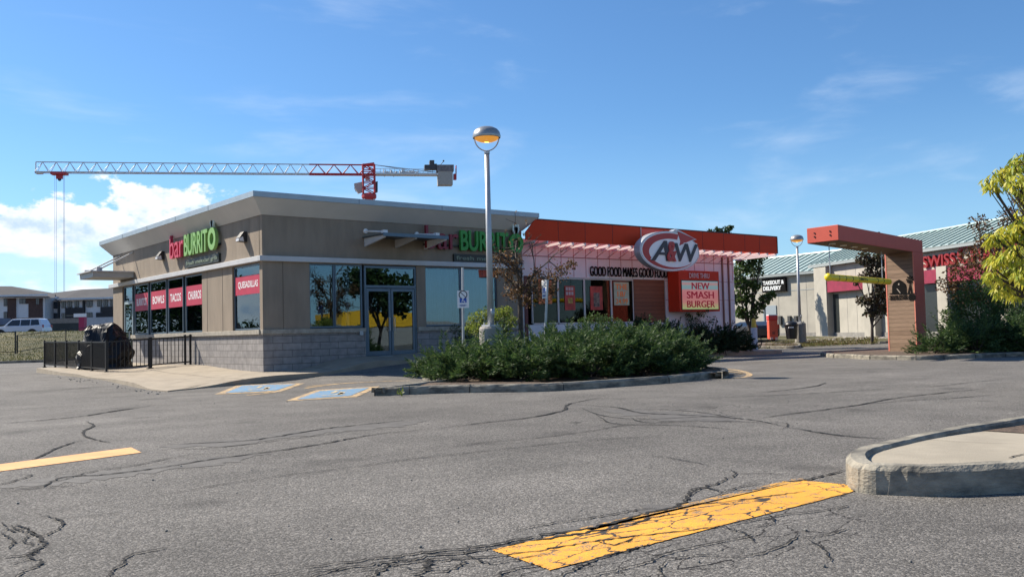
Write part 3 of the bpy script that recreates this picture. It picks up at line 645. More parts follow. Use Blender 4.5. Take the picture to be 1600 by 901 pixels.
# loose stones and litter
mb = MB()
for k in range(90):
    px, py = rnd.uniform(0, 1600), 610+280*rnd.random()**1.6
    g = onG(px, py); s_ = rnd.uniform(.006, .014)
    mb.sphere((g[0], g[1], g[2]+s_*.5), s_, 5, 3, (1, rnd.uniform(.6, 1.2), .6))
for k in range(40):
    px = rnd.uniform(90, 260); py = 582+(px-90)*.17+rnd.uniform(3, 9); g = onG(px, py); s_ = rnd.uniform(.01, .03); mb.sphere((g[0], g[1], g[2]+s_*.4), s_, 5, 3, (1, .8, .6))
tag(mb.build('loose_gravel', mat('gravel_stone', (.22, .21, .19), .9, var=.4, vscale=60)), 'loose grit scattered over the asphalt', 'gravel', kind='stuff')

# ================================================================== BURRITO RESTAURANT
B = empty('restaurant_building', (0, 0, 0), 'beige stucco restaurant with flared grey roof edge and grey block base', 'building')
BX, BY = 9.5, 14.85
# block base
mb = MB()
def wallbox(mb, side, a0, a1, z0, z1, t=.22, out=0):
    if side == 'R': mb.box(a0, -out, z0, a1, t, z1)
    else: mb.box(-out, a0, z0, t, a1, z1)
DX0, DX1 = 3.29, 5.16
wallbox(mb, 'R', 0, DX0, -.5, 1.06); wallbox(mb, 'R', DX1, BX, -.5, 1.06); wallbox(mb, 'L', .22, 12.28, -.5, 1.06); wallbox(mb, 'L', 13.45, BY, -.5, 1.06)
mb.build('base_wall', block_m, B)
mb = MB(); wallbox(mb, 'R', -.03, DX0-.002, 1.06, 1.195, .12, .055); wallbox(mb, 'R', DX1+.002, BX, 1.06, 1.195, .12, .055); wallbox(mb, 'L', .12, 12.28, 1.06, 1.195, .12, .07)
mb.build('sill_band', sill_m, B, bevel=.012)
# windows
WL = [(10.85, 12.27), (9.22, 10.80), (7.30, 9.10), (5.05, 7.18)]   # four lights on the left
pl = lambda px: onX(px, 480, 0)[1]
WL_px = [(209, 229), (233.5, 257), (261, 283), (288.5, 315)]
WL = [(pl(b), pl(a)) for a, b in WL_px]
QW = (pl(406), pl(364.5)); DL = (pl(205), pl(192.5))
ZT, ZB = 3.12, 1.195
holesL = [(WL[3][0]-.06, 12.30, ZB, ZT), (QW[0]-.04, QW[1]+.07, ZB, ZT), (DL[0]-.1, DL[1]+.12, .0, ZT)]
holesL[0] = (WL[3][0]-.06, DL[1]+.1, ZB, ZT)
pr = lambda px: onY(px, 470, 0)[0]
RW = [(pr(486), pr(522)), (pr(526), pr(565))]; RW2 = [(pr(667), pr(720)), (pr(723.5), pr(776))]
mb = MB()
# upper stucco: R side
def holes_wall(mb, side, a0, a1, z0, z1, holes, t=.2):
    hs = sorted(holes); cur = a0
    for h in hs:
        if h[0] > cur: wallbox(mb, side, cur, h[0], z0, z1, t)
        if h[2] > z0: wallbox(mb, side, h[0], h[1], z0, h[2], t)
        if h[3] < z1: wallbox(mb, side, h[0], h[1], h[3], z1, t)
        cur = h[1]
    if cur < a1: wallbox(mb, side, cur, a1, z0, z1, t)
holes_wall(mb, 'R', 0, BX, 1.195, 4.5, [(RW[0][0]-.04, DX1, 1.195, ZT), (RW2[0][0]-.04, RW2[1][1]+.04, 1.195, ZT)])
holes_wall(mb, 'L', .2, BY, 1.195, 4.5, [(QW[0]-.03, QW[1]+.06, ZB, ZT), (WL[3][0]-.05, DL[1]+.1, ZB, ZT)])
mb.box(.2, BY-.2, 0, BX, BY, 4.5)
mb.box(BX-.2, .2, -.4, BX, BY-.2, 4.5)
mb.build('stucco_wall', stucco, B)
jm_ = mat('joint_groove', (.13, .105, .08), .9)   # fine control joints
for bx_ in ((.612, -.006, 1.2, .628, -.001, 3.2), (8.792, -.006, 1.2, 8.808, -.001, 3.2), (-.006, 2.992, 1.2, -.001, 3.008, 3.2), (-.006, 4.292, 1.2, -.001, 4.308, 3.2), (-.004, .894, 3.36, -.001, .906, 4.45)):
    mb = MB(); mb.box(*bx_); mb.build('control_joint', jm_, B)
mb = MB(); e = .12   # horizontal band
mb.box(-e, -e, 3.14, BX, 0-.001, 3.29); mb.box(-e, .0, 3.14, -.001, BY+.25, 3.29)
mb.build('trim_band', trim_m, B, bevel=.01)
# flared cornice (sloped soffit panel) + flashing
zc0, zc1, zc2, ov = 4.46, 4.90, 5.06, .41
mb = MB()
def ring_pts(o_, z): return [(-o_, -o_, z), (BX+o_*1.15, -o_, z), (BX+o_*1.15, BY+o_, z), (-o_, BY+o_, z)]
r0, r1, r2 = ring_pts(.02, zc0), ring_pts(ov, zc1), ring_pts(-1.2, zc1)
mb.add(r0+r1+r2, [(i, (i+1) % 4, 4+(i+1) % 4, 4+i) for i in range(4)]+[(4+i, 4+(i+1) % 4, 8+(i+1) % 4, 8+i) for i in range(4)])
mb.build('cornice', cornice_m, B)
mb = MB()
for (x0, y0, x1, y1) in ((-ov-.02, -ov-.02, BX+ov*1.15, -ov+.25), (-ov-.02, -ov+.25, -ov+.25, BY+ov), (BX+ov-.3, -ov+.25, BX+ov*1.15, BY+ov), (-ov+.25, BY+ov-.25, BX+ov-.3, BY+ov)): mb.box(x0, y0, zc1+.003, x1, y1, zc2)
mb.build('roof_flashing', flash, B)
mb = MB(); mb.box(-ov+.25, -ov+.25, zc1-.05, BX+ov-.3, BY+ov-.25, zc1+.02); mb.build('flat_roof', mat('roof_gravel', (.25, .24, .23), 1, var=.2), B)
for x in (2.9, 5.9, 8.9): mb = MB(); mb.box(x-.006, -ov-.026, zc1+.003, x+.006, -ov-.021, zc2); mb.build('flashing_joint', mat('joint_dark_metal', (.12, .15, .18), .5), B)
for y in (3, 6, 9, 12): mb = MB(); mb.box(-ov-.026, y-.006, zc1+.003, -ov-.021, y+.006, zc2); mb.build('flashing_joint', mat('joint_dark_metal', (.12, .15, .18), .5), B)
# interior
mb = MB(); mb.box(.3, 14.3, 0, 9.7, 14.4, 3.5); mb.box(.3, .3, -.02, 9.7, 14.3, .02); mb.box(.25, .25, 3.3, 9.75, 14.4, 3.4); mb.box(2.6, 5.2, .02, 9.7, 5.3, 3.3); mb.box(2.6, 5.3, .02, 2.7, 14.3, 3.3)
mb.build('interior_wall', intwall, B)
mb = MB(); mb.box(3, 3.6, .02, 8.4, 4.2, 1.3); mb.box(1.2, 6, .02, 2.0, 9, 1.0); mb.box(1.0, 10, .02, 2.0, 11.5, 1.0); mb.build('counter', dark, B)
def window(side, a0, a1, z0, z1, parent, fw_=.05, gm=None, depth=.06, name='window'):
    mb = MB(); s = .05
    def bx_(a, b, c, d): (mb.box(a, s, c, b, s+depth, d) if side == 'R' else mb.box(s, a, c, s+depth, b, d))
    bx_(a0-fw_, a0, z0-fw_, z1+fw_); bx_(a1, a1+fw_, z0-fw_, z1+fw_); bx_(a0, a1, z0-fw_, z0); bx_(a0, a1, z1, z1+fw_)
    wn = mb.build(name, alu, parent)
    g = MB()
    if side == 'R': g.box(a0, s+.025, z0, a1, s+.035, z1)
    else: g.box(s+.025, a0, z0, s+.035, a1, z1)
    g.build('pane', gm or glass, wn); return wn
ws = [window('L', a, b, ZB+.06, ZT-.06, B) for a, b in WL]
qw = window('L', QW[0]+.02, QW[1]-.02, ZB+.06, ZT-.06, B)
window('L', DL[0]+.05, DL[1], 2.55, ZT-.06, B)
for a, b in RW: window('R', a, b, ZB+.07, ZT-.05, B)
for a, b in RW2: window('R', a, b, ZB+.07, ZT-.05, B)
# side door
mb = MB(); y0, y1 = DL[0], DL[1]+.02
for a, b, c, d in ((y0, y0+.07, .1, 2.5), (y1-.07, y1, .1, 2.5), (y0+.07, y1-.07, .1, .3), (y0+.07, y1-.07, 2.42, 2.5)): mb.box(.05, a, c, .11, b, d)
sdoor = mb.build('door', mat('pale_door_frame', (.34, .42, .45), .4), B)
g = MB(); g.box(.07, y0+.07, .3, .08, y1-.07, 2.42); g.build('pane', glass, sdoor)
g = MB(); g.tube([(.02, y0+.15, .95), (-.03, y0+.15, .95), (-.03, y0+.15, 1.35), (.02, y0+.15, 1.35)], .015); g.build('handle', steel, sdoor)
# double front door with transom
zd0, zd1 = .335, 2.40; xm = (DX0+DX1)/2
mb = MB()
for a, b, c, d in ((DX0, DX0+.06, zd0-.05, ZT-.02), (DX1-.06, DX1, zd0-.05, ZT-.02), (DX0+.06, DX1-.06, ZT-.09, ZT-.02), (DX0+.06, DX1-.06, zd1+.02, zd1+.10), (DX0+.06, DX1-.06, zd0-.05, zd0)): mb.box(a, .03, c, b, .12, d)
df = mb.build('door_frame', alu, B)
g = MB(); g.box(DX0+.06, .07, zd1+.10, DX1-.06, .08, ZT-.09); g.build('transom_pane', glass, df)
for a, b, hx in ((DX0+.07, xm-.01, xm-.09), (xm+.01, DX1-.07, xm+.09)):
    mb = MB()
    for p in ((a, a+.075, zd0+.01, zd1), (b-.075, b, zd0+.01, zd1), (a+.075, b-.075, zd0+.01, zd0+.14), (a+.075, b-.075, zd1-.09, zd1)): mb.box(p[0], .04, p[2], p[1], .085, p[3])
    dr = mb.build('door', alu, B)
    g = MB(); g.box(a+.075, .058, zd0+.14, b-.075, .066, zd1-.09); g.build('pane', glass, dr)
    g = MB(); g.tube([(hx, .04, 1.1), (hx, -.03, 1.1), (hx, -.03, 1.5), (hx, .04, 1.5)], .014); g.build('handle', steel, dr)
mb = MB(); mb.box(DX0-.05, -.12, .28, DX1+.05, .2, .325); mb.build('threshold', mat('pale_threshold', (.5, .55, .6), .4), B)
g = MB(); g.box(3.04, -.09, .98, 3.16, -.056, 1.10); g.build('outlet_box', steel, B)
# drapes behind front windows
def drape(a0, a1, z0, z1, y=.42, amp=.04, per=.16, name='curtain'):
    mb = MB(); n = int((a1-a0)/.02); vs = []
    for i in range(n+1):
        x = a0+(a1-a0)*i/n; yy = y+amp*sin(2*pi*x/per)+.02*sin(x*17); vs += [(x, yy, z0), (x, yy, z1)]
    mb.add(vs, [(2*i, 2*i+2, 2*i+3, 2*i+1) for i in range(n)]); return mb.build(name, curtain, B, smooth=True)
for a, b in ((RW[0][0]+.18, RW[0][0]+.34), (RW[1][0]+.1, RW[1][0]+.26), (RW[1][1]-.35, RW[1][1]-.2), (RW2[0][0], RW2[0][1]+.02), (RW2[1][0], RW2[1][1])): drape(a, b, 1.25, 3.1)
# banners in the windows
def banner(side, a0, a1, z0, z1, txt, parent, sl=.0):
    mb = MB(); mb.box(.058, a0, z0, .066, a1, z1); bn = mb.build('banner', magenta, parent)
    text(txt, (.057, a1-.12*(a1-a0), z0+.30*(z1-z0)), (0, -1, 0), (0, 0, 1), .76*(a1-a0), .42*(z1-z0), .002, txt_white, 'lettering', bn, bold=.02)
for wn, (a, b), s in zip(ws, WL, ('BURRITOS', 'BOWLS', 'TACOS', 'CHURROS')): banner('L', a, b, 2.10, 2.76, s, wn)
banner('L', QW[0]+.02, QW[1]-.02, 2.25, 2.80, 'QUESADILLAS', qw)
# wall lamps
for px, py in ((251, 400), (378.5, 371)):
    p = onX(px, py, -.1); y, z = p[1], p[2]; mb = MB()
    mb.slab([(-.002, y-.12, z+.17), (-.10, y-.12, z+.17), (-.24, y-.12, z-.02), (-.24, y-.12, z-.12), (-.002, y-.12, z-.14)], (0, .26, 0))
    wl = mb.build('wall_lamp', mat('bronze_fixture', (.02, .02, .022), .4), B, bevel=.01)
    g = MB(); g.slab([(-.13, y-.125, z+.02), (-.235, y-.125, z-.035), (-.235, y-.125, z-.11), (-.10, y-.125, z-.125)], (0, -.004, 0)); g.box(-.242, y-.1, z-.11, -.246, y+.12, z-.04); g.build('diffuser', mat('lamp_lens', (.7, .7, .72), .3), wl)
# entrance canopies with rods
def canopy_front():
    cx0, cx1, yo, zt = 3.28, 5.2, -1.25, 3.93
    mb = MB(); mb.box(cx0-.06, yo, zt, cx1+.35, -.02, zt+.035); c = mb.build('canopy', mat('canopy_dark', (.06, .065, .07), .5), B)
    for x in (cx0, (cx0+cx1+.3)/2-.02, cx1+.25):
        m2 = MB(); m2.slab([(x, -.02, zt-.26), (x, yo+.05, zt-.08), (x, yo+.05, zt-.003), (x, -.02, zt-.003)], (.07, 0, 0)); m2.build('canopy_bracket', white_m if x > 5 else trim_m, c)
    m2 = MB(); m2.box(cx0-.06, yo-.03, zt-.05, cx1+.35, yo-.001, zt+.05); m2.build('canopy_edge', alu, c)
    for px0, py0, x in ((571, 361, cx0+.05), (651, 366, cx1-.02)):
        a_ = onY(px0, py0, -.02); rx = x
        m2 = MB(); m2.tube([(a_[0], -.02, a_[2]), (a_[0]+.02, yo+.12, zt+.09)], .028, 8); m2.tube([(a_[0], 0, a_[2]-.0), (a_[0], -.05, a_[2])], .075, 10); m2.box(a_[0]-.05, yo+.06, zt+.035, a_[0]+.09, yo+.2, zt+.14); m2.build('canopy_rod', white_m, c)
canopy_front()
def canopy_side():
    y0, y1, xo, zt = 12.0, 13.9, -1.5, 3.62
    mb = MB(); mb.box(xo, y0, zt-.22, -.02, y1, zt-.02); c = mb.build('canopy', mat('canopy_pale', (.42, .42, .39), .6), B)
    m2 = MB(); m2.box(xo-.1, y0-.08, zt-.018, -.02, y1+.06, zt+.02); m2.build('canopy_edge', trim_m, c)
    for y in (y0+.1, y1-.1):
        m2 = MB(); m2.tube([(-.02, y, zt+.75), (xo+.25, y, zt+.08)], .03, 8); m2.box(xo+.15, y-.06, zt+.02, xo+.35, y+.06, zt+.16); m2.build('canopy_rod', trim_m, c)
canopy_side()
# lettering: bar BURRITO on both facades; sunlit and shaded tones put into the colours
red_shaded = mat('red_letter_shaded', (.22, .015, .03), .5); red_sunlit = mat('red_letter_sunlit', (.55, .05, .10), .5); green_shaded = mat('green_letter_shaded', (.035, .27, .04), .5); green_sunlit = mat('green_letter_sunlit', (.22, .42, .12), .5); side_m = mat('letter_return', (.01, .012, .01), .5)
def logo(P0, P1, U, side, redm, greenm):
    """P0 lower-left of BURRITO line start at 'b'; total width W"""
    U = np.array(U, float); V = np.array([0, 0, 1.]); Nn = np.cross(U, V); W = np.dot(P1-P0, U)
    s = empty_part('wall_sign', P0, B)
    q0 = P0+Nn*.10
    h = W*.17
    w1 = W*.315
    mb = MB(); mb.obox(P0+Nn*.001+V*h*.2, U*W, V*h*.08, Nn*.10); mb.build('raceway', side_m, s)
    text('bar', q0+V*.02, U, V, w1, h*1.12, .10, redm, 'letters', s, bold=.0)
    text('BURRIT', q0+U*(w1+.025*W), U, V, W*.50, h, .10, greenm, 'letters', s, bold=.022)
    # ring shaped O, leaf tuft above
    c = q0+U*(W*.93)+V*(h*.5); rr_ = h*.47; vs = []; fs = []; n = 28
    for k in range(n):
        t = 2*pi*k/n
        for (rad, dep) in ((rr_, .1), (rr_*.52, .1), (rr_*.52, 0), (rr_, 0)): vs.append(c+U*cos(t)*rad*.95+V*sin(t)*rad*1.05+Nn*dep)
    for k in range(n):
        j = (k+1) % n
        for i in range(4): fs.append((4*k+i, 4*k+(i+1) % 4, 4*j+(i+1) % 4, 4*j+i))
    mb = MB(); mb.add(vs, fs); mb.build('letters', greenm, s)
    mb = MB()
    for k, a_ in enumerate((.35, .05, -.3)):
        d_ = V*cos(a_)+U*sin(-a_); e_ = U*cos(a_)+V*sin(a_); b_ = c+V*rr_*.95+Nn*.03
        mb.slab([b_-e_*.05, b_+d_*.2-e_*.09, b_+d_*.42, b_+d_*.2+e_*.09, b_+e_*.05], Nn*.06)
    mb.build('leaf_tuft', mat('pale_leaf_sign', (.55, .66, .62), .5), s)
    mb = MB(); mb.obox(P0+U*W*.29-V*.37+Nn*.001, U*W*.70, V*.27, Nn*.08); sp = mb.build('tagline_box', mat('tagline_black', (.02, .025, .02), .5), s)
    text('fresh mexican grill', P0+U*W*.31-V*.33+Nn*.082, U, V, W*.66, .17, .012, mat('tagline_letter', (.18, .22, .16), .5), 'lettering', sp, bold=.02)
def empty_part(name, loc, parent):
    o = bpy.data.objects.new(name, None); C.objects.link(o); o.parent = parent; o.location = tuple(np.array(loc)-np.array(world_loc(parent))); o.empty_display_size = .1; return o
a_ = onX(274, 409, 0); b_ = onX(346, 392, 0); zz = 3.66
logo(np.array([0, a_[1], 3.72]), np.array([0, b_[1], 3.72]), (0, -1, 0), 'L', red_sunlit, green_sunlit)
a_ = onY(661, 392, 0); b_ = onY(812, 396, 0)
logo(np.array([a_[0], 0, 3.66]), np.array([b_[0], 0, 3.66]), (1, 0, 0), 'R', red_shaded, green_shaded)

# ================================================================== RED FASCIA BURGER RESTAURANT (attached, to the right)
YW, YF = .65, -.35
RX0, RX1 = 9.52, onY(1147, 440, YW)[0]
A_ = empty('restaurant_building', (16, YW, 0), 'white walled burger restaurant with long red fascia over slatted eaves', 'building')
white_panel = mat('white_wall_panel', (.68, .66, .69), .6, var=.05, vscale=1.5)
def gx(px, py=470, Y=YW): return onY(px, py, Y)[0]
wx = [gx(833), gx(873.5), gx(914.5), gx(956.5), gx(990)]; wood0, wood1 = gx(991.5), gx(1039)
zwt, zwb = 2.90, 1.26
mb = MB()
mb.box(RX0, YW, -.2, wx[0]-.25, YW+.2, zwt+.02); mb.box(wood1+.04, YW, -.2, RX1, YW+.2, zwt+.02)
mb.box(RX0, YW, zwt+.02, RX1, YW+.2, 4.28); mb.box(wx[0]-.25, YW, -.2, wood1+.04, YW+.2, zwb-.06)
mb.box(RX1-.2, YW+.2, -.2, RX1, 14, 4.28); mb.box(RX0+.1, 13.8, -.2, RX1-.2, 14, 4.28)
mb.build('wall', white_panel, A_)
mb = MB(); mb.box(RX0, YW+.2, 4.12, RX1-.2, 13.8, 4.2); mb.build('flat_roof', MATS['roof_gravel'], A_)
redj = mat('reddish_joint', (.30, .09, .10), .7)
mb = MB(); x = RX0+.5
while x < RX1: mb.box(x-.011, YW-.006, zwt+.05, x+.011, YW-.001, 4.2); x += .62
mb.box(RX0, YW-.016, 3.66, RX1, YW-.007, 3.69)
mb.box(wood1+.04, YW-.006, 2.1, RX1, YW-.001, 2.115); mb.box(wood1+.04, YW-.006, 2.88, RX1, YW-.001, 2.895)
mb.build('panel_joint', redj, A_)
mb = MB(); 
for px in (1131.5, 1141): X = gx(px-2); mb.box(X-.035, YW-.06, -.1, X+.035, YW-.007, 3.95)
mb.build('downpipe', mat('brown_pipe', (.20, .10, .08), .6), A_)
mb = MB(); mb.box(wood0, YW+.01, .9, wood1, YW+.06, zwt+.02); mb.build('wood_panel', woodmat('red_brown_boards', (.15, .05, .025), (.23, .085, .045), .155), A_)
mb = MB(); mb.box(wx[0]-.42, YW-.03, .1, wx[0]-.27, YW-.001, 2.95); mb.box(wx[0]-.62, YW-.03, .1, wx[0]-.56, YW-.001, 2.95); mb.build('corner_post', mat('dark_red_post', (.11, .03, .03), .6), A_)
# glazing
fr_m = mat('pale_mullion', (.55, .52, .50), .5)
for i in range(4):
    a, b = wx[i]+(.02 if i == 0 else .04), wx[i+1]-(.0 if i == 3 else .04)
    mb = MB(); z0, z1 = zwb, zwt
    for p in ((a-.04, a, z0, z1), (b, b+.04, z0, z1), (a, b, z0-.05, z0), (a, b, z1-.04, z1+.01)): mb.box(p[0], YW+.03, p[2], p[1], YW+.1, p[3])
    wn = mb.build('window', fr_m, A_); g = MB(); g.box(a, YW+.06, z0, b, YW+.07, z1-.04); g.build('pane', glassdark, wn)
    ypo = YW+.045
    if i == 3:
        c0, c1 = gx(961), gx(984.5); zt, zb = 2.80, 1.90; g = MB(); g.box(c0, ypo, zb, c1, ypo+.01, zt); ps = g.build('poster', mat('sage_poster', (.42, .47, .36), .6, var=.15), wn)
        om = mat('orange_handwriting', (.9, .22, .02), .5)
        for k, s in enumerate(('THE', '18/', '24.99')): text(s, (c0+.08+.1*(k == 1), ypo-.002, zt-.29-.28*k), (1, 0, 0), (0, 0, 1), (c1-c0)*(.55 if k == 1 else .8), .21, .002, om, 'lettering', ps, bold=.02)
    elif i == 0:
        c0, c1 = gx(843), gx(864); g = MB(); g.box(c0, ypo, 1.95, c1, ypo+.01, 2.85); ps = g.build('poster', mat('orange_poster', (.55, .17, .06), .6, var=.4, vscale=5), wn)
    else:
        c0, c1 = (gx(884), gx(900)) if i == 1 else (gx(924), gx(943)); zt, zb = 2.62, 1.72; g = MB(); g.box(c0, ypo, zb, c1, ypo+.01, zt); ps = g.build('poster', mat('red_poster', (.42, .05, .04), .6, var=.3, vscale=4), wn)
        g = MB(); wd = c1-c0
        if i == 1:
            for k in range(6): g.box(c0+wd*(.12+.26*(k % 3)), ypo-.004, zt-.17-.17*(k//3), c0+wd*(.31+.26*(k % 3)), ypo-.001, zt-.05-.17*(k//3))
            g.build('poster_blocks', mat('poster_white', (.5, .42, .42), .6), ps); g = MB(); g.box(c0+wd*.3, ypo-.004, zb+.25, c0+wd*.75, ypo-.001, zb+.45); g.build('poster_picture', mat('poster_food', (.42, .27, .06), .6, var=.4, vscale=12), ps)
        else:
            g.box(c0+wd*.25, ypo-.004, zb+.12, c0+wd*.75, ypo-.001, zt-.24); g.build('poster_picture', mat('poster_dark_picture', (.16, .12, .10), .6, var=.7, vscale=9), ps)
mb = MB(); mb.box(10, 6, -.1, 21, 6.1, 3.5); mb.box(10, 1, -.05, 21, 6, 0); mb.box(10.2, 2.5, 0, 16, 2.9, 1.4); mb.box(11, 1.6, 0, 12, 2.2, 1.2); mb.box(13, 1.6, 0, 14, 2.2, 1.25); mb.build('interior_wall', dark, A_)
# fascia
F0, F1 = onY(836, 344, YF), onY(1213.5, 369.5, YF); FB0, FB1 = onY(820, 375.5, YF), onY(1213.8, 395, YF)
fx0, fx1, zt0, zt1 = F0[0], F1[0], F0[2], F1[2]; zb = (FB0[2]+FB1[2])/2; zt = (zt0+zt1)/2
mb = MB(); mb.slab([(9.42, YF, zb), (fx1, YF, zb), (fx1, YF, zt), (fx0+.02, YF, zt), (9.42, YF, zt-.46)], (0, .06, 0)); mb.slab([(fx1-.06, YF+.06, zb), (fx1-.06, 9, zb), (fx1-.06, 9, zt), (fx1-.06, YF+.06, zt)], (.06, 0, 0))
fa = mb.build('fascia', orange_red, A_)
mb = MB(); mb.box(fx0, YF-.02, zt-.005, fx1+.02, YF+.1, zt+.035); mb.box(fx1+.001, YF-.02, zb, fx1+.03, YF+.1, zt-.006); mb.build('fascia_trim', mat('dark_red_trim', (.05, .012, .012), .5), fa)
mb = MB(); 
for px in (873, 915, 958, 1001.5, 1099, 1132, 1165, 1188): X = onY(px*.996+3, 370, YF)[0]; mb.box(X-.008, YF-.005, zb+.01, X+.008, YF-.001, zt-.01)
mb.build('panel_joint', mat('fascia_joint', (.08, .01, .01), .6), fa)
mb = MB(); X = onY(1001.5, 370, YF)[0]; mb.box(X-.02, YF-.012, zb, X+.02, YF-.006, zt); X2 = onY(1035, 360, YF)[0]; mb.build('bright_seam', mat('pale_pink_seam', (.7, .45, .42), .4), fa)
mb = MB(); mb.box(X+.03, YF-.010, zt-.42, X2, YF-.006, zt-.06); mb.build('bright_panel', mat('bright_red_panel', (.80, .045, .015), .3), fa)
# rafters between fascia and wall, open to the sky
slat_m = mat('pinkish_white_slat', (.74, .62, .62), .5)
k = 0; x = 9.75
while x < fx1-.1:
    mb = MB(); yb = YW-.02 if x < RX1 else YW+1.2
    mb.slab([(x, YF-.02, zb-.10), (x, yb, zb-.16), (x, yb, zb-.07), (x, YF-.02, zb-.005)], (.06, 0, 0)); mb.build('eave_slat', slat_m, A_)
    if x < RX1: mb = MB(); mb.tube([(x+.3, YW-.03, 3.72), (x+.3, YF+.08, zb-.02)], .013, 5); mb.build('eave_strut', redj, A_)
    x += .60; k += 1
mb = MB(); mb.box(RX1+.03, YW+1.25, zb+.02, fx1-.08, YW+1.33, zb+.3); x = YW+1.4
while x < 8: mb.box(RX1+.02, x, zb+.02, fx1-.08, x+.06, zb+.11); x += .6
mb.build('side_slats', mat('red_slat', (.62, .10, .06), .5), A_)
# slogan
P0 = onY(922, 431, YW-.04); wid = onY(1043, 431, YW-.04)[0]-P0[0]
sg = empty_part('wall_sign', P0, A_)
text('GOOD FOOD MAKES GOOD FOOD', P0, (1, 0, 0), (0, 0, 1), wid, .37, .02, txt_black, 'letters', sg, bold=.0, dup=.008)
# round-ended oval sign with arrow
YS = YF-.75
c = onY(1045.5, 391.5, YS); l = onY(999.5, 391, YS); r_ = onY(1092.5, 391, YS); tp = onY(1045, 361, YS); bt = onY(1045, 423.5, YS)
ra, rb = (r_[0]-l[0])/2, (tp[2]-bt[2])/2; cx_, cz_ = (l[0]+r_[0])/2, (tp[2]+bt[2])/2
S = empty_part('oval_sign', (cx_, YS, cz_), A_)
def ell(a, b, n=72, t0=0, t1=2*pi): return [(cx_+a*cos(t0+(t1-t0)*i/n), cz_+b*sin(t0+(t1-t0)*i/n)) for i in range(n+(0 if abs(t1-t0-2*pi) < 1e-6 else 1))]
def plate(pts, y, th, name, m, parent, bevel=0):
    mb = MB(); mb.slab([(p[0], y, p[1]) for p in pts], (0, th, 0)); return mb.build(name, m, parent, bevel=bevel)
sil = mat('silver_sign_edge', (.46, .47, .49), .35, .3)
arrow = [(cx_+ra*.15, cz_+rb*1.02), (cx_+ra*.15, cz_+rb*.98), (cx_+ra*.20, cz_+rb*1.33), (cx_+ra*.93, cz_+rb*.78), (cx_+ra*.42, cz_+rb*.50)]
case = plate(ell(ra, rb), YS+.001, .30, 'sign_case', sil, S)
plate([(cx_+ra*.10, cz_+rb*1.0), (cx_+ra*.25, cz_+rb*1.14), (cx_+ra*.93, cz_+rb*.66), (cx_+ra*.70, cz_+rb*.62)], YS+.004, .28, 'arrow_case', sil, S)
plate([(cx_+ra*.14, cz_+rb*1.10), (cx_+ra*.20, cz_+rb*1.16), (cx_+ra*.26, cz_+rb*1.10), (cx_+ra*.20, cz_+rb*1.0)], YS-.014, .01, 'arrow_tip', white_m, S)
face_m = mat('sign_white_face', (.86, .88, .88), .5)
plate(ell(ra*.955, rb*.94), YS-.008, .006, 'sign_face', face_m, S)
swm = mat('sign_red', (.42, .025, .02), .4)
# crescent: thick at top left, thinning to the lower right
out = []; inn_ = []
for i in range(60):
    t = R_(72)+R_(250)*i/59; f_ = i/59
    out.append((cx_+ra*.92*cos(t), cz_+rb*.90*sin(t)))
    th = .22 if f_ < .35 else .22-.19*((f_-.35)/.65)
    inn_.append((cx_+ra*(.92-th)*cos(t)+ra*.02, cz_+rb*(.90-th*1.25)*sin(t)-rb*.01))
mb = MB(); vs = []
for o_, i_ in zip(out, inn_): vs += [(o_[0], YS-.012, o_[1]), (i_[0], YS-.012, i_[1])]
mb.add(vs, [(2*i, 2*i+1, 2*i+3, 2*i+2) for i in range(59)]); mb.build('red_swoosh', swm, S)
plate([(cx_+ra*.27, cz_+rb*.88), (cx_+ra*.27, cz_+rb*1.02), (cx_+ra*.84, cz_+rb*.70), (cx_+ra*.30, cz_+rb*.30), (cx_+ra*.34, cz_+rb*.52)], YS-.016, .003, 'red_arrow', swm, S)
tx = mat('sign_black', (.015, .02, .03), .4)
for dx_, dz_, dd_, m_ in ((-.03, .035, .012, MATS['white_paint']), (0, 0, .03, tx)):
    text('A', (cx_-ra*.66+dx_, YS-.012, cz_-rb*.50+dz_), (1, 0, 0), (0, 0, 1), ra*.62, rb*1.0, dd_, m_, 'letters', S, bold=.0, shear=.3, dup=.034)
    text('W', (cx_+ra*.12+dx_, YS-.012, cz_-rb*.50+dz_), (1, 0, 0), (0, 0, 1), ra*.82, rb*.92, dd_, m_, 'letters', S, bold=.0, shear=.12, dup=.026)
text('&', (cx_-ra*.15, YS-.034, cz_-rb*.52), (1, 0, 0), (0, 0, 1), ra*.32, rb*1.0, .03, swm, 'letters', S, bold=.01, shear=.15, dup=.03)
mb = MB(); mb.box(cx_-.6, YS+.31, cz_+.1, cx_-.5, YF-.002, cz_+.2); mb.box(cx_+.5, YS+.31, cz_+.1, cx_+.6, YF-.002, cz_+.2); mb.build('bracket', steel, S)
# menu sign box
YM = YW-.62
a0 = onY(1060, 421, YM); a1 = onY(1123, 421, YM); zt_, zb_ = 3.28, 1.62
x0, x1 = a0[0], a1[0]
Mn = empty_part('drive_thru_sign', (x0, YM, zb_), A_)
mb = MB(); mb.box(x0, YM, zb_, x1, YW-.02, zt_); mb.build('sign_case', mat('coral_red_sign', (.60, .045, .018), .6, spec=.2, var=.04), Mn, bevel=.02)
sx0, sx1, sz0, sz1 = x0+.16, x1-.12, zb_+.09, zt_-.42
mb = MB(); mb.box(sx0-.04, YM-.012, sz0-.03, sx1+.04, YM-.001, sz1+.03); mb.build('screen_bezel', black, Mn)
scm = bpy.data.materials.new('sign_screen'); scm.use_nodes = True; t_ = scm.node_tree; b_ = t_.nodes['Principled BSDF']
tc_ = t_.nodes.new('ShaderNodeTexCoord'); s_ = t_.nodes.new('ShaderNodeSeparateXYZ'); t_.links.new(tc_.outputs['Generated'], s_.inputs[0])
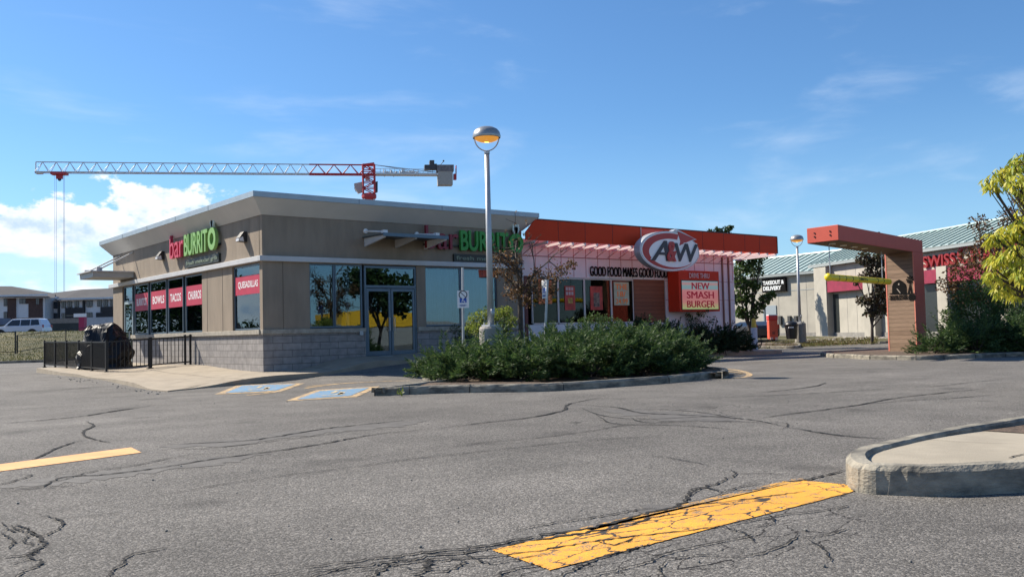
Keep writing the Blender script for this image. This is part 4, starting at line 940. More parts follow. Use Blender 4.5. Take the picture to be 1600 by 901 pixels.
cr_ = t_.nodes.new('ShaderNodeValToRGB'); e_ = cr_.color_ramp.elements; e_[0].position = 0; e_[0].color = (.42, .55, .20, 1); e_[1].position = 1; e_[1].color = (.22, .40, .45, 1)
for p_, c_2 in ((.25, (.60, .24, .20, 1)), (.45, (.60, .18, .19, 1)), (.68, (.60, .22, .22, 1)), (.72, (.22, .38, .42, 1)), (.84, (.26, .38, .40, 1)), (.88, (.55, .26, .25, 1))):
    q_ = e_.new(p_); q_.color = c_2
t_.links.new(s_.outputs[2], cr_.inputs[0]); t_.links.new(cr_.outputs[0], b_.inputs['Emission Color']); b_.inputs['Emission Strength'].default_value = .36; b_.inputs['Base Color'].default_value = (.05, .05, .05, 1)
mb = MB(); mb.box(sx0, YM-.018, sz0, sx1, YM-.013, sz1); scr = mb.build('screen', scm, Mn)
text('DRIVE THRU', (x0+.62, YM-.012, zt_-.30), (1, 0, 0), (0, 0, 1), 1.25, .20, .012, mat('pale_pink_letter', (.75, .5, .48), .5), 'letters', Mn, bold=.01)
dr_ = mat('screen_red_text', (.12, .0, .01), .5, emit=(.28, .0, .015), estr=.28); sw_, sh_ = sx1-sx0, sz1-sz0
text('NEW', (sx0+sw_*.26, YM-.020, sz0+sh_*.71), (1, 0, 0), (0, 0, 1), sw_*.50, sh_*.23, .002, dr_, 'lettering', scr, bold=.0, dup=.014)
text('SMASH', (sx0+sw_*.12, YM-.020, sz0+sh_*.38), (1, 0, 0), (0, 0, 1), sw_*.76, sh_*.25, .002, dr_, 'lettering', scr, bold=.0, dup=.014)
text('BURGER', (sx0+sw_*.12, YM-.020, sz0+sh_*.06), (1, 0, 0), (0, 0, 1), sw_*.78, sh_*.24, .002, dr_, 'lettering', scr, bold=.0, dup=.014)

# ================================================================== KERBED ISLANDS
top_ = lambda x, y: lot(x, y)+.155
front_px = [(596.5, 605), (640, 603.6), (700, 601.5), (760, 600.5), (857, 598.5), (975, 591.5), (1060, 585.5), (1116, 580)]
fo = [onG(a, b, .155)[:2] for a, b in front_px]
isl = [fo[0]+np.array([-.02, .12])]+fo+[onG(1130, 580.5, .155)[:2], np.array([7.4, -10.4]), np.array([8.3, -8.6]), np.array([8.6, -7.0]), np.array([7.6, -5.6]), np.array([5.4, -4.9]), np.array([3.2, -4.7]), np.array([2.0, -5.1]), onG(703, 589.5, .155)[:2], onG(660, 596, .155)[:2]]
isl = catmull(isl, 5, True)
kerb_island('planting_island', isl, top_, .17, lambda x, y: lot(x, y)+.10+.04*sin(x*3+y*2), soil, 'curved kerbed planting island full of spreading juniper in the middle', 'island', inner_name='soil')
# near right corner island with concrete top
opx = [(1319, 708), (1322, 717), (1334, 723), (1360, 726.5), (1400, 728), (1450, 729), (1520, 727), (1600, 723), (1750, 716), (1900, 706)]
bpx = [(1900, 610), (1750, 628), (1600, 648), (1540, 657), (1480, 666.5), (1425, 677), (1385, 686), (1345, 695), (1327, 701)]
near = catmull([onZ(a, b, -.005)[:2] for a, b in opx+bpx], 5, True)
kerb_island('corner_island', near, lambda x, y: -.005, .165, lambda x, y: -.05+.015*sin(x*1.3), mat('pale_concrete', (.33, .29, .225), .9, var=.12, vscale=1.6, bump=.3, bscale=80), 'large rounded concrete kerb island nearest the camera at the right', 'island', inner_name='concrete_top', jitter=.004)
mb = MB()
for pts, wd in (([(1400, 684), (1500, 691), (1600, 694)], .006), ([(1575, 717), (1600, 711), (1700, 694)], .012), ([(1535, 669), (1560, 671.5), (1600, 674)], .01)):
    Q = [onZ(a, b, -.04)[:2] for a, b in pts]; v, f = ribbon(Q, wd, 0, sub=6, jit=.002); v = [(x, y, -.05+.015*sin(x*1.3)+.006) for x, y, z in v]; mb.add(v, f)
struct(up(mb).build('concrete_cracks', crack_m))
q = [onZ(a, b, -.04) for a, b in ((1530, 670), (1600, 674.5), (1760, 678), (1720, 645), (1600, 660))]
mb = MB(); mb.add([(p[0], p[1], -.05+.015*sin(p[0]*1.3)+.005) for p in q], [tuple(range(5))]); struct(up(mb).build('soil_patch', soil))
# island under the portal sign and junipers at the right
ppx = [(1325, 553), (1350, 554.5), (1400, 555), (1440, 555), (1500, 553.5), (1560, 551), (1620, 548.5), (1720, 543)]
pf = [onG(a, b, .14)[:2] for a, b in ppx]
pback = [pf[-1]+np.array([6, 5.]), pf[-1]+np.array([4.5, 9.]), np.array([25.5, -4.6]), np.array([22.6, -4.2]), np.array([20.2, -4.6]), pf[0]+np.array([.35, .9])]
pi_ = catmull(pf+pback, 5, True)
kerb_island('planting_island', pi_, lambda x, y: lot(x, y)+.14, .17, lambda x, y: lot(x, y)+.12, soil, 'kerbed planting island under the red portal sign', 'island', inner_name='soil')
# far islands / beds
def far_bed(px, label, h=.14, m=soil):
    P = catmull([onG(a, b, h)[:2] for a, b in px], 4, True); return kerb_island('planting_bed', P, lambda x, y: lot(x, y)+h, .16, lambda x, y: lot(x, y)+h-.02, m, label, 'planting bed', inner_name='soil')
far_bed([(985, 544), (1100, 542), (1180, 540.5), (1240, 540), (1252, 537.5), (1238, 534.8), (1140, 536), (985, 541)], 'narrow kerbed bed in front of the burger restaurant wall')

# ================================================================== PORTAL SIGN (drive-through gantry)
coral = mat('coral_red_metal', (.52, .10, .07), .6, spec=.2, var=.03)
bd = np.array([.981, .194, 0.]); wd_ = np.array([.078, .997, 0.]); nS = np.array([-.194, .981, 0.]); nF = np.array([.997, -.078, 0.])
Pr = at(1433.5, 553, 33.4); Pl = on_plane(1387, 553, Pr, nF); wp = float(np.dot(Pl-Pr, nS))
Pt = on_plane(1445.5, 470, Pr, nS); th_ = float(np.dot(Pt-Pr, bd))
E0 = on_plane(1309.3, 352.3, Pr, nS); E1 = on_plane(1309.3, 375, Pr, nS); Ec = on_plane(1445, 375.3, Pr, nS); Eb = on_plane(1437, 394.5, Pr, nS)
blen = float(np.dot(Pr-E0, bd)); zt = (E0[2]+Ec[2])/2; zb2 = (E1[2]+Eb[2])/2
zg = lot(Pr[0], Pr[1])+.1; base = np.array([Pr[0], Pr[1], 0.])
Zv = np.array([0, 0, 1.])
G_ = empty('portal_sign', (Pr[0], Pr[1], zg), 'tall coral red portal sign with wooden face and a long overhanging arm', 'gantry sign')
mb = MB(); mb.obox(base-bd*blen+Zv*zb2, bd*(blen+th_), wd_*wp, Zv*(zt-zb2)); mb.build('arm', coral, G_, bevel=.01)
mb = MB(); mb.obox(base+bd*.03+Zv*zg, bd*(th_-.03), wd_*wp, Zv*(zb2-zg-.002)); mb.build('column', coral, G_)
mb = MB(); mb.obox(base-bd*.0+wd_*.001+Zv*zg, bd*.028, wd_*.035, Zv*(zb2-zg-.004)); mb.obox(base+wd_*(wp-.05)+Zv*zg, bd*.028, wd_*.049, Zv*(zb2-zg-.004)); mb.build('edge_strip', mat('salmon_edge', (.72, .23, .16), .5), G_)
mb = MB(); mb.obox(base+bd*.008+wd_*.038+Zv*zg, bd*.02, wd_*(wp-.09), Zv*(zb2-zg-.004)); wood = mb.build('wood_face', woodmat('weathered_boards', (.19, .12, .075), (.33, .22, .145), .15), G_)
mb = MB(); mb.obox(base-bd*(blen-.02)+wd_*.02+Zv*(zb2-.012), bd*(blen-.04), wd_*(wp-.04), Zv*.01); mb.build('soffit', mat('brown_soffit', (.09, .05, .035), .7), G_)
for k in range(4):
    mb = MB(); c = base-bd*(blen-.75-k*.95)+wd_*(wp*.5)+Zv*(zb2-.03); mb.lathe([(0, 0), (.11, 0), (.11, .017)], c, 16); mb.build('downlight', mat('downlight_lens', (.75, .72, .66), .4), G_)
mb = MB()
for s in (.25, .75):
    for zz_ in (.38, .62): c = base-bd*(blen+.003)+wd_*wp*s+Zv*(zb2+(zt-zb2)*zz_); mb.tube([c, c-bd*.02], .028, 8)
mb.build('bolts', mat('dark_bolt', (.06, .02, .02), .5), G_)
mb = MB(); c = base-bd*blen*.42+wd_*.2+Zv*zt; mb.tube([c, c+Zv*.07], .04, 8); mb.build('sensor', black, G_)
def WF(px, py): return on_plane(px, py, base-bd*.004, nF)
U_ = -wd_      # reading direction left to right in the picture
def wplate(pp, name, par, th=.012):
    mb = MB(); mb.slab([WF(*p) for p in pp], -bd*th); return mb.build(name, txt_black, par)
art = empty_part('barn_emblem', WF(1410, 458), G_)
wplate([(1394, 458), (1394, 447), (1396, 442), (1400, 439), (1405, 436.5), (1409.5, 439), (1413.5, 442), (1415.5, 447), (1415.5, 458)], 'barn', art)
mb = MB(); mb.slab([WF(*p)-bd*.013 for p in ((1403.5, 445), (1405.5, 445), (1405.5, 442.8), (1403.5, 442.8))], -bd*.003); mb.slab([WF(*p)-bd*.013 for p in ((1401, 451), (1402.4, 451), (1407.5, 457.5), (1406, 457.5))], -bd*.003); mb.build('barn_door_mark', mat('pale_wood_mark', (.42, .36, .3), .7), art)
wplate([(1418.5, 458), (1420.3, 458), (1421.6, 444), (1420.8, 444)], 'windmill_leg', art); wplate([(1425.2, 458), (1423.4, 458), (1421.9, 444), (1422.7, 444)], 'windmill_leg', art)
wplate([(1419.6, 451), (1424.2, 451), (1424.2, 452), (1419.6, 452)], 'windmill_brace', art)
for k in range(8):
    a = 2*pi*k/8; c0, c1 = 1421.8, 436.8
    wplate([(c0+1.2*cos(a-.3), c1+1.2*sin(a-.3)), (c0+6*cos(a-.24), c1+6.3*sin(a-.24)), (c0+6*cos(a+.24), c1+6.3*sin(a+.24)), (c0+1.2*cos(a+.3), c1+1.2*sin(a+.3))], 'windmill_blade', art)
wplate([(1390, 457.8), (1432, 457.8), (1432, 459), (1390, 459)], 'ground_line', art, .010)
q0 = WF(1390, 465.6)-bd*.001; q1 = WF(1418, 465.6); text('GOOD FOOD', q0, U_, Zv, float(np.dot(q1-q0, U_)), .095, .014, txt_black, 'lettering', art, bold=.05)
q0 = WF(1390, 468.2)-bd*.001; text('MAKES GOOD FOOD', q0, U_, Zv, float(np.dot(q1-q0, U_)), .045, .014, txt_black, 'lettering', art, bold=.04)
wplate([(1420, 468.5), (1420, 461.5), (1422, 460), (1429, 460), (1431, 461.5), (1431, 468.5)], 'badge', art, .014)
# hanging clearance bar
mid = base+wd_*wp*.55
A0 = on_plane(1294, 432.5, mid, nS); A1 = on_plane(1389, 440.5, mid, nS); A1 = A0+bd*np.dot(A1-A0, bd)
A0[2] = A1[2] = (A0[2]+on_plane(1389, 440.5, mid, nS)[2])/2
K_ = empty('clearance_bar', A0, 'yellow round height bar with dark bands hanging under the portal sign arm', 'clearance bar')
yel = mat('yellow_plastic', (.80, .62, .02), .45, var=.06)
mb = MB(); mb.tube([A0, A1], .105, 16); mb.build('tube', yel, K_, smooth=False)
L_ = np.linalg.norm(A1-A0)
for s in np.arange(.12, .95, .105):
    if .44 < s < .68: continue
    mb = MB(); c = A0+(A1-A0)*s; mb.tube([c, c+bd*.045+Zv*.0], .109, 16); mb.build('stripe', mat('bar_dark_stripe', (.05, .045, .01), .6), K_)
text('MAX 2.7 m', A0+(A1-A0)*.46-wd_*.1-Zv*.04, (bd[0], bd[1], 0), (0, 0, 1), .62, .09, .012, mat('bar_letter', (.05, .045, .01), .6), 'lettering', K_, bold=.03)
mb = MB(); mb.sphere(A0, .125, 14, 10, (.8, 1, 1)); mb.build('end_cap', yel, K_, smooth=True)
for s in (.03, .88):
    mb = MB(); c = A0+(A1-A0)*s; mb.tube([c+Zv*.1, np.array([c[0], c[1], zb2-.013])], .018, 6); mb.build('hanging_rod', steel, K_)

# ================================================================== ROTISSERIE RESTAURANT IN THE BACK RIGHT
cw = mat('pale_concrete_wall', (.40, .375, .32), .85, var=.09, vscale=1.1, bump=.2, bscale=20)
rib_shade_m = mat('teal_rib_shading', (.09, .16, .16), .5); pan_m = mat('pale_green_roof', (.36, .45, .44), .4, var=.05)  # shading of the ribs is put into their darker teal
Q = empty('restaurant_building', (40, 8, .2), 'pale concrete restaurant with ribbed pale green metal roof, far right', 'building')
n1_ = np.array([-.987, .163, 0]); d1_ = np.array([.163, .987, 0]); n2_ = np.array([-.891, .454, 0]); d2_ = np.array([.454, .891, 0])
P1_ = at(1281, 525, 62); P1_[2] = 0; P2_ = at(1284, 525, 60); P2_[2] = 0
def w1(px, py): return on_plane(px, py, P1_, n1_)
def w2(px, py): return on_plane(px, py, P2_, n2_)
mb = MB(); mb.obox(P1_-d1_*1-Zv*.3, d1_*16, -n1_*.4, Zv*4.9); mb.build('wall', cw, Q)
mb = MB(); mb.obox(P1_-d1_*1+n1_*.02+Zv*4.35, d1_*16, n1_*.12, Zv*.18); mb.obox(P1_-d1_*1+n1_*.015+Zv*3.35, d1_*16, -n1_*.012, Zv*.04); mb.build('gutter', mat('grey_gutter', (.32, .35, .36), .5), Q)
def metal_roof(e0, e1, ze, nrm, dd, run, rise, name, sh0=0, sh1=0, step=.62):
    """eave e0->e1, rises away from nrm; sh = hip shortening of ridge ends"""
    a, b = e0+nrm*.35+Zv*ze, e1+nrm*.35+Zv*ze; c, d = b-nrm*run-dd*sh1+Zv*rise, a-nrm*run+dd*sh0+Zv*rise
    mb = MB(); mb.slab([a, b, c, d], Zv*-.06); rf = mb.build(name, pan_m, Q)
    L = np.dot(e1-e0, dd); x = 0; m2 = MB(); up_ = (-nrm*run+Zv*rise)
    while x < L:
        t1 = 1.0
        if x < sh0: t1 = x/sh0
        if x > L-sh1: t1 = min(t1, (L-x)/sh1)
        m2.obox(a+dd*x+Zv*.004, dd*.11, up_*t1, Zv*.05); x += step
    m2.build('roof_ribs', rib_shade_m, rf); 
    m3 = MB(); m3.obox(a-Zv*.2, dd*L, -nrm*.05, Zv*.19); m3.build('fascia_board', mat('pale_fascia', (.30, .33, .33), .5), rf)
    m4 = MB(); m4.tube([d+Zv*.03, c+Zv*.03], .09, 6); m4.build('ridge_cap', pan_m, rf); return rf
metal_roof(P1_-d1_*1.5, P1_+d1_*15, 4.60, n1_, d1_, 3.6, 1.45, 'roof')
E2a = P2_-d2_*19.5; E2b = P2_+d2_*.6
mb = MB(); mb.obox(E2a-Zv*.5, d2_*(19.5-.02), -n2_*.4, Zv*5.35); mb.build('wall', cw, Q)
mb = MB(); mb.obox(P2_+d2_*.55-Zv*.5-n2_*.0, -n2_*5, d2_*-.4, Zv*5.4); mb.build('wall', cw, Q)
metal_roof(E2a, E2b+d2_*.2, 4.86, n2_, d2_, 3.0, 1.25, 'roof', sh0=3.2)
# pilasters
for px0, px1 in ((1284, 1303), (1361, 1378), (1478, 1494), (1577, 1594)):
    a, b = w2(px0, 500), w2(px1, 500); a[2] = b[2] = 0; mb = MB(); mb.obox(a+n2_*.45-Zv*.4, (b-a), -n2_*.44, Zv*(5.0 if px0 == 1284 else 4.2)); mb.build('pilaster', cw, Q)
# flat dark panels carry the recess shade in their colour; magenta awnings
rec = mat('recess_shade_panel', (.03, .035, .035), .25)
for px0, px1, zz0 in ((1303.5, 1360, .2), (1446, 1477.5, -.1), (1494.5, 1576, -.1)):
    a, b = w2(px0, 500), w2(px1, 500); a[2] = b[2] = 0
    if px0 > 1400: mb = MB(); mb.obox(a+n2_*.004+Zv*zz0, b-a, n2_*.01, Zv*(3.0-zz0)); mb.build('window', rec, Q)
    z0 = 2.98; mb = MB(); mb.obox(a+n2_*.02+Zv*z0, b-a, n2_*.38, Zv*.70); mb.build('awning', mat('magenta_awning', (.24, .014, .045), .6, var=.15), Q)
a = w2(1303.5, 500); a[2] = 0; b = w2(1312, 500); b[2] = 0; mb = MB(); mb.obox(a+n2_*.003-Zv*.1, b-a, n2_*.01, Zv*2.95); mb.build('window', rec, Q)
gj_ = mat('grey_joint', (.25, .24, .22), .8)
for px in (1325, 1340): a = w2(px, 500); a[2] = .1; mb = MB(); mb.obox(a+n2_*.004, d2_*.03, n2_*.003, Zv*4.3); mb.build('panel_joint', gj_, Q)
a = w2(1303.5, 470); b = w2(1361, 470); a[2] = b[2] = 1.9
for px in (1218, 1262): c = w1(px, 500); c[2] = .1; mb = MB(); mb.obox(c+n1_*.004, d1_*.03, n1_*.003, Zv*4.2); mb.build('panel_joint', gj_, Q)
mb = MB(); mb.obox(P1_-d1_*1-Zv*.3+n1_*.003, d1_*16, n1_*.05, Zv*.75); a = w2(1600, 500); mb.obox(E2a-Zv*.5+n2_*.003, d2_*19.4, n2_*.05, Zv*.95); mb.build('plinth', mat('darker_plinth', (.24, .23, .21), .9, var=.2), Q)
# grey steel door left
a, b = w1(1193.5, 500), w1(1214, 500); a[2] = b[2] = .1; mb = MB(); mb.obox(a+n1_*.004, b-a, n1_*.05, Zv*2.3); dr = mb.build('door', mat('grey_steel_door', (.30, .35, .38), .5), Q)
mb = MB(); mb.obox(a+n1_*.055+(b-a)*.12, (b-a)*.05, n1_*.04, Zv*2.3); mb.obox(a+n1_*.055+(b-a)*.12+Zv*1.0, (b-a)*.02, n1_*.09, Zv*.15); mb.build('door_frame', mat('dark_door_frame', (.06, .07, .08), .5), dr)
# black sign
a = w1(1194.5, 457); b = w1(1231, 452); zz0, zz1 = w1(1212, 456)[2], w1(1212, 434.5)[2]
a[2] = b[2] = 0; mb = MB(); mb.obox(a+n1_*.06+Zv*zz0, b-a, n1_*.16, Zv*(zz1-zz0)); sg = mb.build('takeout_sign', txt_black, Q)
U1 = -d1_; L1 = float(np.dot(b-a, U1)); tw = mat('sign_white_letter', (.72, .74, .74), .5)
text('TAKEOUT &', a+n1_*.222+U1*L1*.05+Zv*(zz0+(zz1-zz0)*.54), U1, Zv, L1*.9, (zz1-zz0)*.3, .01, tw, 'lettering', sg, bold=.05)
text('DELIVERY', a+n1_*.222+U1*L1*.05+Zv*(zz0+(zz1-zz0)*.13), U1, Zv, L1*.78, (zz1-zz0)*.3, .01, tw, 'lettering', sg, bold=.05)
for px, py in ((1222.5, 500), (1237, 500), (1247, 500)): c = w1(px, py); mb = MB(); mb.obox(c+n1_*.004-Zv*.3, d1_*.25, n1_*.15, Zv*.6); mb.build('wall_box', mat('dark_wall_box', (.05, .05, .05), .6), Q)
# red lettering
U2 = -d2_; a = w2(1446, 421); a[2] = 3.83; b = w2(1533, 410); rl = mat('red_wall_letter', (.24, .010, .012), .45)
sc = empty_part('wall_sign', a, Q)
c = w2(1497, 410); L2 = float(np.dot(c-a, U2)); text('SWISS', a+n2_*.02, U2, Zv, L2, .62, .14, rl, 'letters', sc, bold=.02)
text('C', a+n2_*.02+U2*(L2+.15)-Zv*.02, U2, Zv, .85, .95, .14, rl, 'letters', sc, bold=.02); text('HALET', a+n2_*.02+U2*(L2+1.15), U2, Zv, 3.4, .70, .14, rl, 'letters', sc, bold=.02)
# rooftop mast
c = w1(1291, 381)

# ================================================================== LAMPS
def street_lamp(base, hp, tilt, label, D):
    bx, by, bz = base; o = empty('street_lamp', (bx, by, bz), label, 'street lamp', 'round headed parking lot lamps')
    mb = MB(); n = 14; pr = [(.30, -.6), (.30, .45), (.27, .50), (0, .50)]; mb.lathe(pr, (bx, by, bz), 20); mb.build('footing', mat('cast_concrete', (.30, .28, .25), .9, var=.15, bump=.3), o)
    mb = MB(); mb.box(bx-.17, by-.17, bz+.505, bx+.17, by+.17, bz+.55)
    for sx in (-1, 1):
        for sy in (-1, 1): mb.tube([(bx+.12*sx, by+.12*sy, bz+.55), (bx+.12*sx, by+.12*sy, bz+.61)], .02, 6)
    mb.build('base_plate', mat('pole_grey', (.44, .45, .46), .45, .3, var=.05), o)
    tx_ = tilt*hp; top = np.array([bx+tx_*_r[0], by+tx_*_r[1], bz+.55+hp])
    mb = MB(); mb.tube([(bx, by, bz+.55), top], [.085, .062], 12); mb.box(bx-.05, by-.10, bz+.75, bx+.05, by-.075, bz+.95); mb.build('pole', MATS['pole_grey'], o, smooth=True)
    rh = np.array([_r[0], _r[1], 0]); rh /= np.linalg.norm(rh)
    c = top+np.array([0, 0, .42]); R = .365
    mb = MB(); arc = [c+rh*.30*sin(a)+Zv*(-.38*cos(a)) for a in np.linspace(-pi/2, pi/2, 17)]; arc = [c+rh*(R-.05)*sin(a)-Zv*(.36*cos(a)) for a in np.linspace(-pi/2, pi/2, 19)]
    mb.tube(arc, .016, 6, cap=True); mb.tube([top-Zv*.02, top+Zv*.05], .075, 10); mb.build('yoke', MATS['pole_grey'], o)
    mb = MB(); mb.lathe([(R-.01, -.03), (R, .0), (R-.005, .04), (R*.93, .12), (R*.78, .19), (R*.5, .245), (R*.2, .265), (0, .27)], c, 28); mb.lathe([(R, .0), (R-.02, -.035), (R-.05, -.02)], c, 28); hd = mb.build('head', mat('lamp_head_metal', (.36, .36, .35), .35, .6, var=.05), o, smooth=True)
    mb = MB(); mb.lathe([(R-.055, -.02), (R*.75, -.085), (R*.45, -.125), (0, -.14)], c, 28); g = mb.build('lens', mat('amber_lens', (.30, .16, .05), .15, emit=(1, .42, .06), estr=.35), hd, smooth=True)
    mb = MB()
    mb.sphere(c-Zv*.10, .085, 10, 6, (1.3, 1.0, .55)); mb.build('bulb', mat('amber_glow', (1, .5, .1), .5, emit=(1, .52, .10), estr=2.2), hd, smooth=True)
    return o
LB = at(767, 507, 23.6); lz = lot(LB[0], LB[1])+.12
hp_ = at(763.5, 237, 23.6)[2]-LB[2]; street_lamp((LB[0], LB[1], LB[2]-.55), hp_, 0, 'tall grey lamp with amber lit round head on the middle island', 23.6)
L2_ = at(1250, 503, 50.5); hp2 = at(1245, 386, 50.5)[2]-L2_[2]; street_lamp((L2_[0], L2_[1], L2_[2]-.55), hp2, -.0, 'distant round headed lamp standing beside the black bin', 50)

# ================================================================== SIGNS ON POSTS
def post_sign(px, pyt, pyb, st, sb, D, label, facing, lean=0):
    T, Bt = at(px+lean, pyt, D), at(px, pyb, D); Bt[2] = lot(Bt[0], Bt[1])+.05; Bt[0] -= 0
    o = empty('parking_sign', Bt, label, 'sign', 'accessible parking signs')
    mb = MB(); d_ = T-Bt; s_ = np.array([.03, 0, 0]); mb.slab([Bt-s_, Bt+s_, T+s_, T-s_], (0, .03, 0)); mb.build('post', steel, o)
    f = np.array(facing, float); f /= np.linalg.norm(f); U = np.cross(Zv, f); 
    c = at(px+lean*.6, (st+sb)/2, D)+f*.04; H = (sb-st)/FPX*D; W = .30
    mb = MB(); mb.obox(c-U*W/2-Zv*H/2, U*W, f*.006, Zv*H); pl_ = mb.build('plate', mat('sign_white', (.75, .76, .78), .4), o)
    q = c-U*W/2-Zv*H/2+f*.008
    n = 22; mb = MB(); vs = []
    cc = q+U*W/2+Zv*H*.76
    for k in range(n):
        a = 2*pi*k/n
        for r_ in (.115, .09): vs.append(cc+U*r_*cos(a)+Zv*r_*sin(a))
    mb.add(vs, [(2*k, 2*((k+1) % n), 2*((k+1) % n)+1, 2*k+1) for k in range(n)]); mb.obox(cc-U*.07+Zv*.055, U*.14-Zv*.13, f*.001, Zv*.025); mb.build('prohibition_ring', mat('sign_black_ring', (.03, .03, .04), .5), pl_)
    mb = MB(); mb.obox(q+U*W*.2+Zv*H*.30, U*W*.6, f*.001, Zv*H*.26); mb.build('blue_panel', mat('sign_blue', (.01, .08, .42), .5), pl_)
    mb = MB(); b2 = q+U*W*.5+Zv*H*.43+f*.002; mb.obox(b2-U*.02+Zv*.03, U*.035, f*.001, Zv*.035); mb.obox(b2-U*.02-Zv*.02, U*.02, f*.001, Zv*.05); mb.obox(b2-U*.02-Zv*.025, U*.07, f*.001, Zv*.015); mb.obox(b2+U*.03-Zv*.06, U*.015, f*.001, Zv*.04)
    for a in np.linspace(2, 6, 9): mb.obox(b2+U*(.045*cos(a))+Zv*(.045*sin(a)-.03), U*.014, f*.001, Zv*.014)
    mb.build('wheelchair_symbol', mat('symbol_white', (.8, .8, .8), .5), pl_)
    text('PERMIT', q+U*W*.2+Zv*H*.1, U, Zv, W*.6, H*.09, .002, mat('sign_blue_text', (.02, .08, .35), .5), 'lettering', pl_, bold=.03)
    return o
post_sign(723.5, 418, 528, 454, 481, 24.3, 'narrow accessible parking sign on a grey post left of the tall lamp', (-.55, -.83, 0))
post_sign(848, 437, 512, 437.5, 466, 24.5, 'accessible parking sign turned edge-on on a leaning thin post, right of the bare tree', (-.97, .30, 0), lean=8)

# ================================================================== PATIO FENCE, COVERED FURNITURE, FAR FENCE
def fence(name, A, Bp, H, nb, label, posts, group='black patio fence panels', wide=.05):
    A = np.array(A, float); Bp = np.array(Bp, float); L = np.linalg.norm((Bp-A)[:2]); d = (Bp-A)/L
    o = empty(name, A, label, 'fence', group); dz = Bp[2]-A[2]; P = lambda s: A+(Bp-A)*s
    nn = np.array([-d[1], d[0], 0]); 
    for s, w_ in posts:
        c = P(s); mb = MB(); mb.obox(c-d*w_/2-nn*w_/2-Zv*.02, d*w_, nn*w_, Zv*(H+.06)); mb.obox(c-d*w_*.9-nn*w_*.9-Zv*.02, d*w_*1.8, nn*w_*1.8, Zv*.03); mb.build('post', black, o)
    for z in (.08, H-.04): mb = MB(); mb.obox(P(0)+Zv*z-nn*.018, Bp-A, nn*.036, Zv*.04); mb.build('rail', black, o)
    for i in range(nb):
        c = P((i+.5)/nb); mb = MB(); mb.obox(c-d*.009-nn*.009+Zv*.11, d*.018, nn*.018, Zv*(H-.14)); mb.build('picket', black, o)
    return o
cz = sw(-2.7, 5.6)
fb0 = onZ(169.5, 580, cz); fb1 = np.array([-.06, 5.6, sw(0, 5.6)]); fb0 = np.array([-2.72, 5.6, cz])
fence('patio_fence', fb1, fb0, .95, 22, 'black railing running from the building wall to the covered furniture', [(.015, .06), (.08, .06), (.50, .10), (1, .06)])
fence('patio_fence', fb0, (-2.92, 13.1, sw(-2.92, 13.1)), .95, 75, 'black railing seen end-on along the outer patio edge at the far left', [(.2, .06), (.4, .06), (.6, .06), (.8, .06), (1, .06)])
# tarp covered stack of patio furniture
tarp = mat('black_tarpaulin', (.006, .006, .008), .5, spec=.35, bump=.5, bscale=7)
T = at(168, 560, 31.6)[:2]; zt0_ = sw(*T)
rt = np.random.default_rng(8)
def tarp_mesh():
    """sheet sagging over a stack: slices across its depth, each an uneven outline"""
    sil = [(128, 576), (127, 560), (128, 545), (133, 537), (137, 530), (139, 518), (141, 510), (150, 509), (160, 508), (171, 507), (180, 506), (185, 513), (191, 522), (197, 531), (203, 539), (206, 549), (203, 560), (200, 568), (201, 576)]
    base = [((x-168)*.0206, (577-y)*.0214) for x, y in sil]; rh = np.array([_r[0], _r[1]])/np.linalg.norm(_r[:2]); fh = np.array([-rh[1], rh[0]]); vs = []; S = 13
    base = [tuple(p) for p in catmull([np.array(p) for p in base], 3)]; n = len(base); drift = rt.normal(0, .022, (n,))
    for k in range(S):
        v = -1+2*k/(S-1); hf = (1-.42*abs(v)**3.5); wf = 1-.28*abs(v)**4
        for i_, (u, z) in enumerate(base):
            low = max(0, 1-z/.5)
            du = .03*sin(k*1.9+i_*.45)+drift[i_]*sin(k*.9)+rt.normal(0, .010); dv = .035*sin(i_*.8+k)
            zz = z*hf+.035*sin(k*1.3+u*5)*(z > .3)+rt.normal(0, .008)
            q = T+rh*((u-.02)*(wf+low*(1-wf)*.7)+du)+fh*(v*.62+dv); vs.append((q[0], q[1], zt0_+max(.012, zz)))
    fs = [(k*n+i_, k*n+i_+1, (k+1)*n+i_+1, (k+1)*n+i_) for k in range(S-1) for i_ in range(n-1)]+[tuple(range(n))[::-1], tuple((S-1)*n+i_ for i_ in range(n))]
    mb = MB(); mb.add(vs, fs); return mb
tp_ = tarp_mesh().build('furniture_cover', tarp, smooth=False); tag(tp_, 'black tarpaulin thrown over stacked patio furniture behind the railing', 'tarpaulin')
mb = MB(); rh3 = np.array([_r[0], _r[1], 0]); c = np.array([T[0], T[1], zt0_])-np.array([-_r[1], _r[0], 0])*.5
# far chain fence
f0 = at(-60, 560, 43); f0[2] = lot(*f0[:2])
def post_fence(pts, H, label, npick):
    o = empty('chain_link_fence', pts[0], label, 'fence')
    for i, p in enumerate(pts):
        mb = MB(); mb.tube([np.array(p)-Zv*.1, np.array(p)+Zv*(H+.04)], .045 if i == 0 else .03, 8); mb.build('post', black, o)
    for a, b in zip(pts[:-1], pts[1:]):
        for z in (H-.02, .1): mb = MB(); mb.tube([np.array(a)+Zv*z, np.array(b)+Zv*z], .022, 6); mb.build('rail', black, o)
        a, b = np.array(a), np.array(b); L = np.linalg.norm(b-a); n = int(L/.16); mb = MB()
        d = (b-a)/n
        for k in range(n):
            for s_ in (0, 1): mb.tube([a+d*k+Zv*(.12 if s_ else H-.04), a+d*min(n, k+3)+Zv*(H-.04 if s_ else .12)], .0035, 3, cap=False)
        mb.build('wire_mesh', black, o)
g = lambda px, D: np.array([*at(px, 550, D)[:2], lot(*at(px, 550, D)[:2])+.1])
post_fence([g(24, 57.5), g(-6, 57), g(-60, 55)], 1.35, 'black chain link fence at the far left corner of the grass bank', 8)
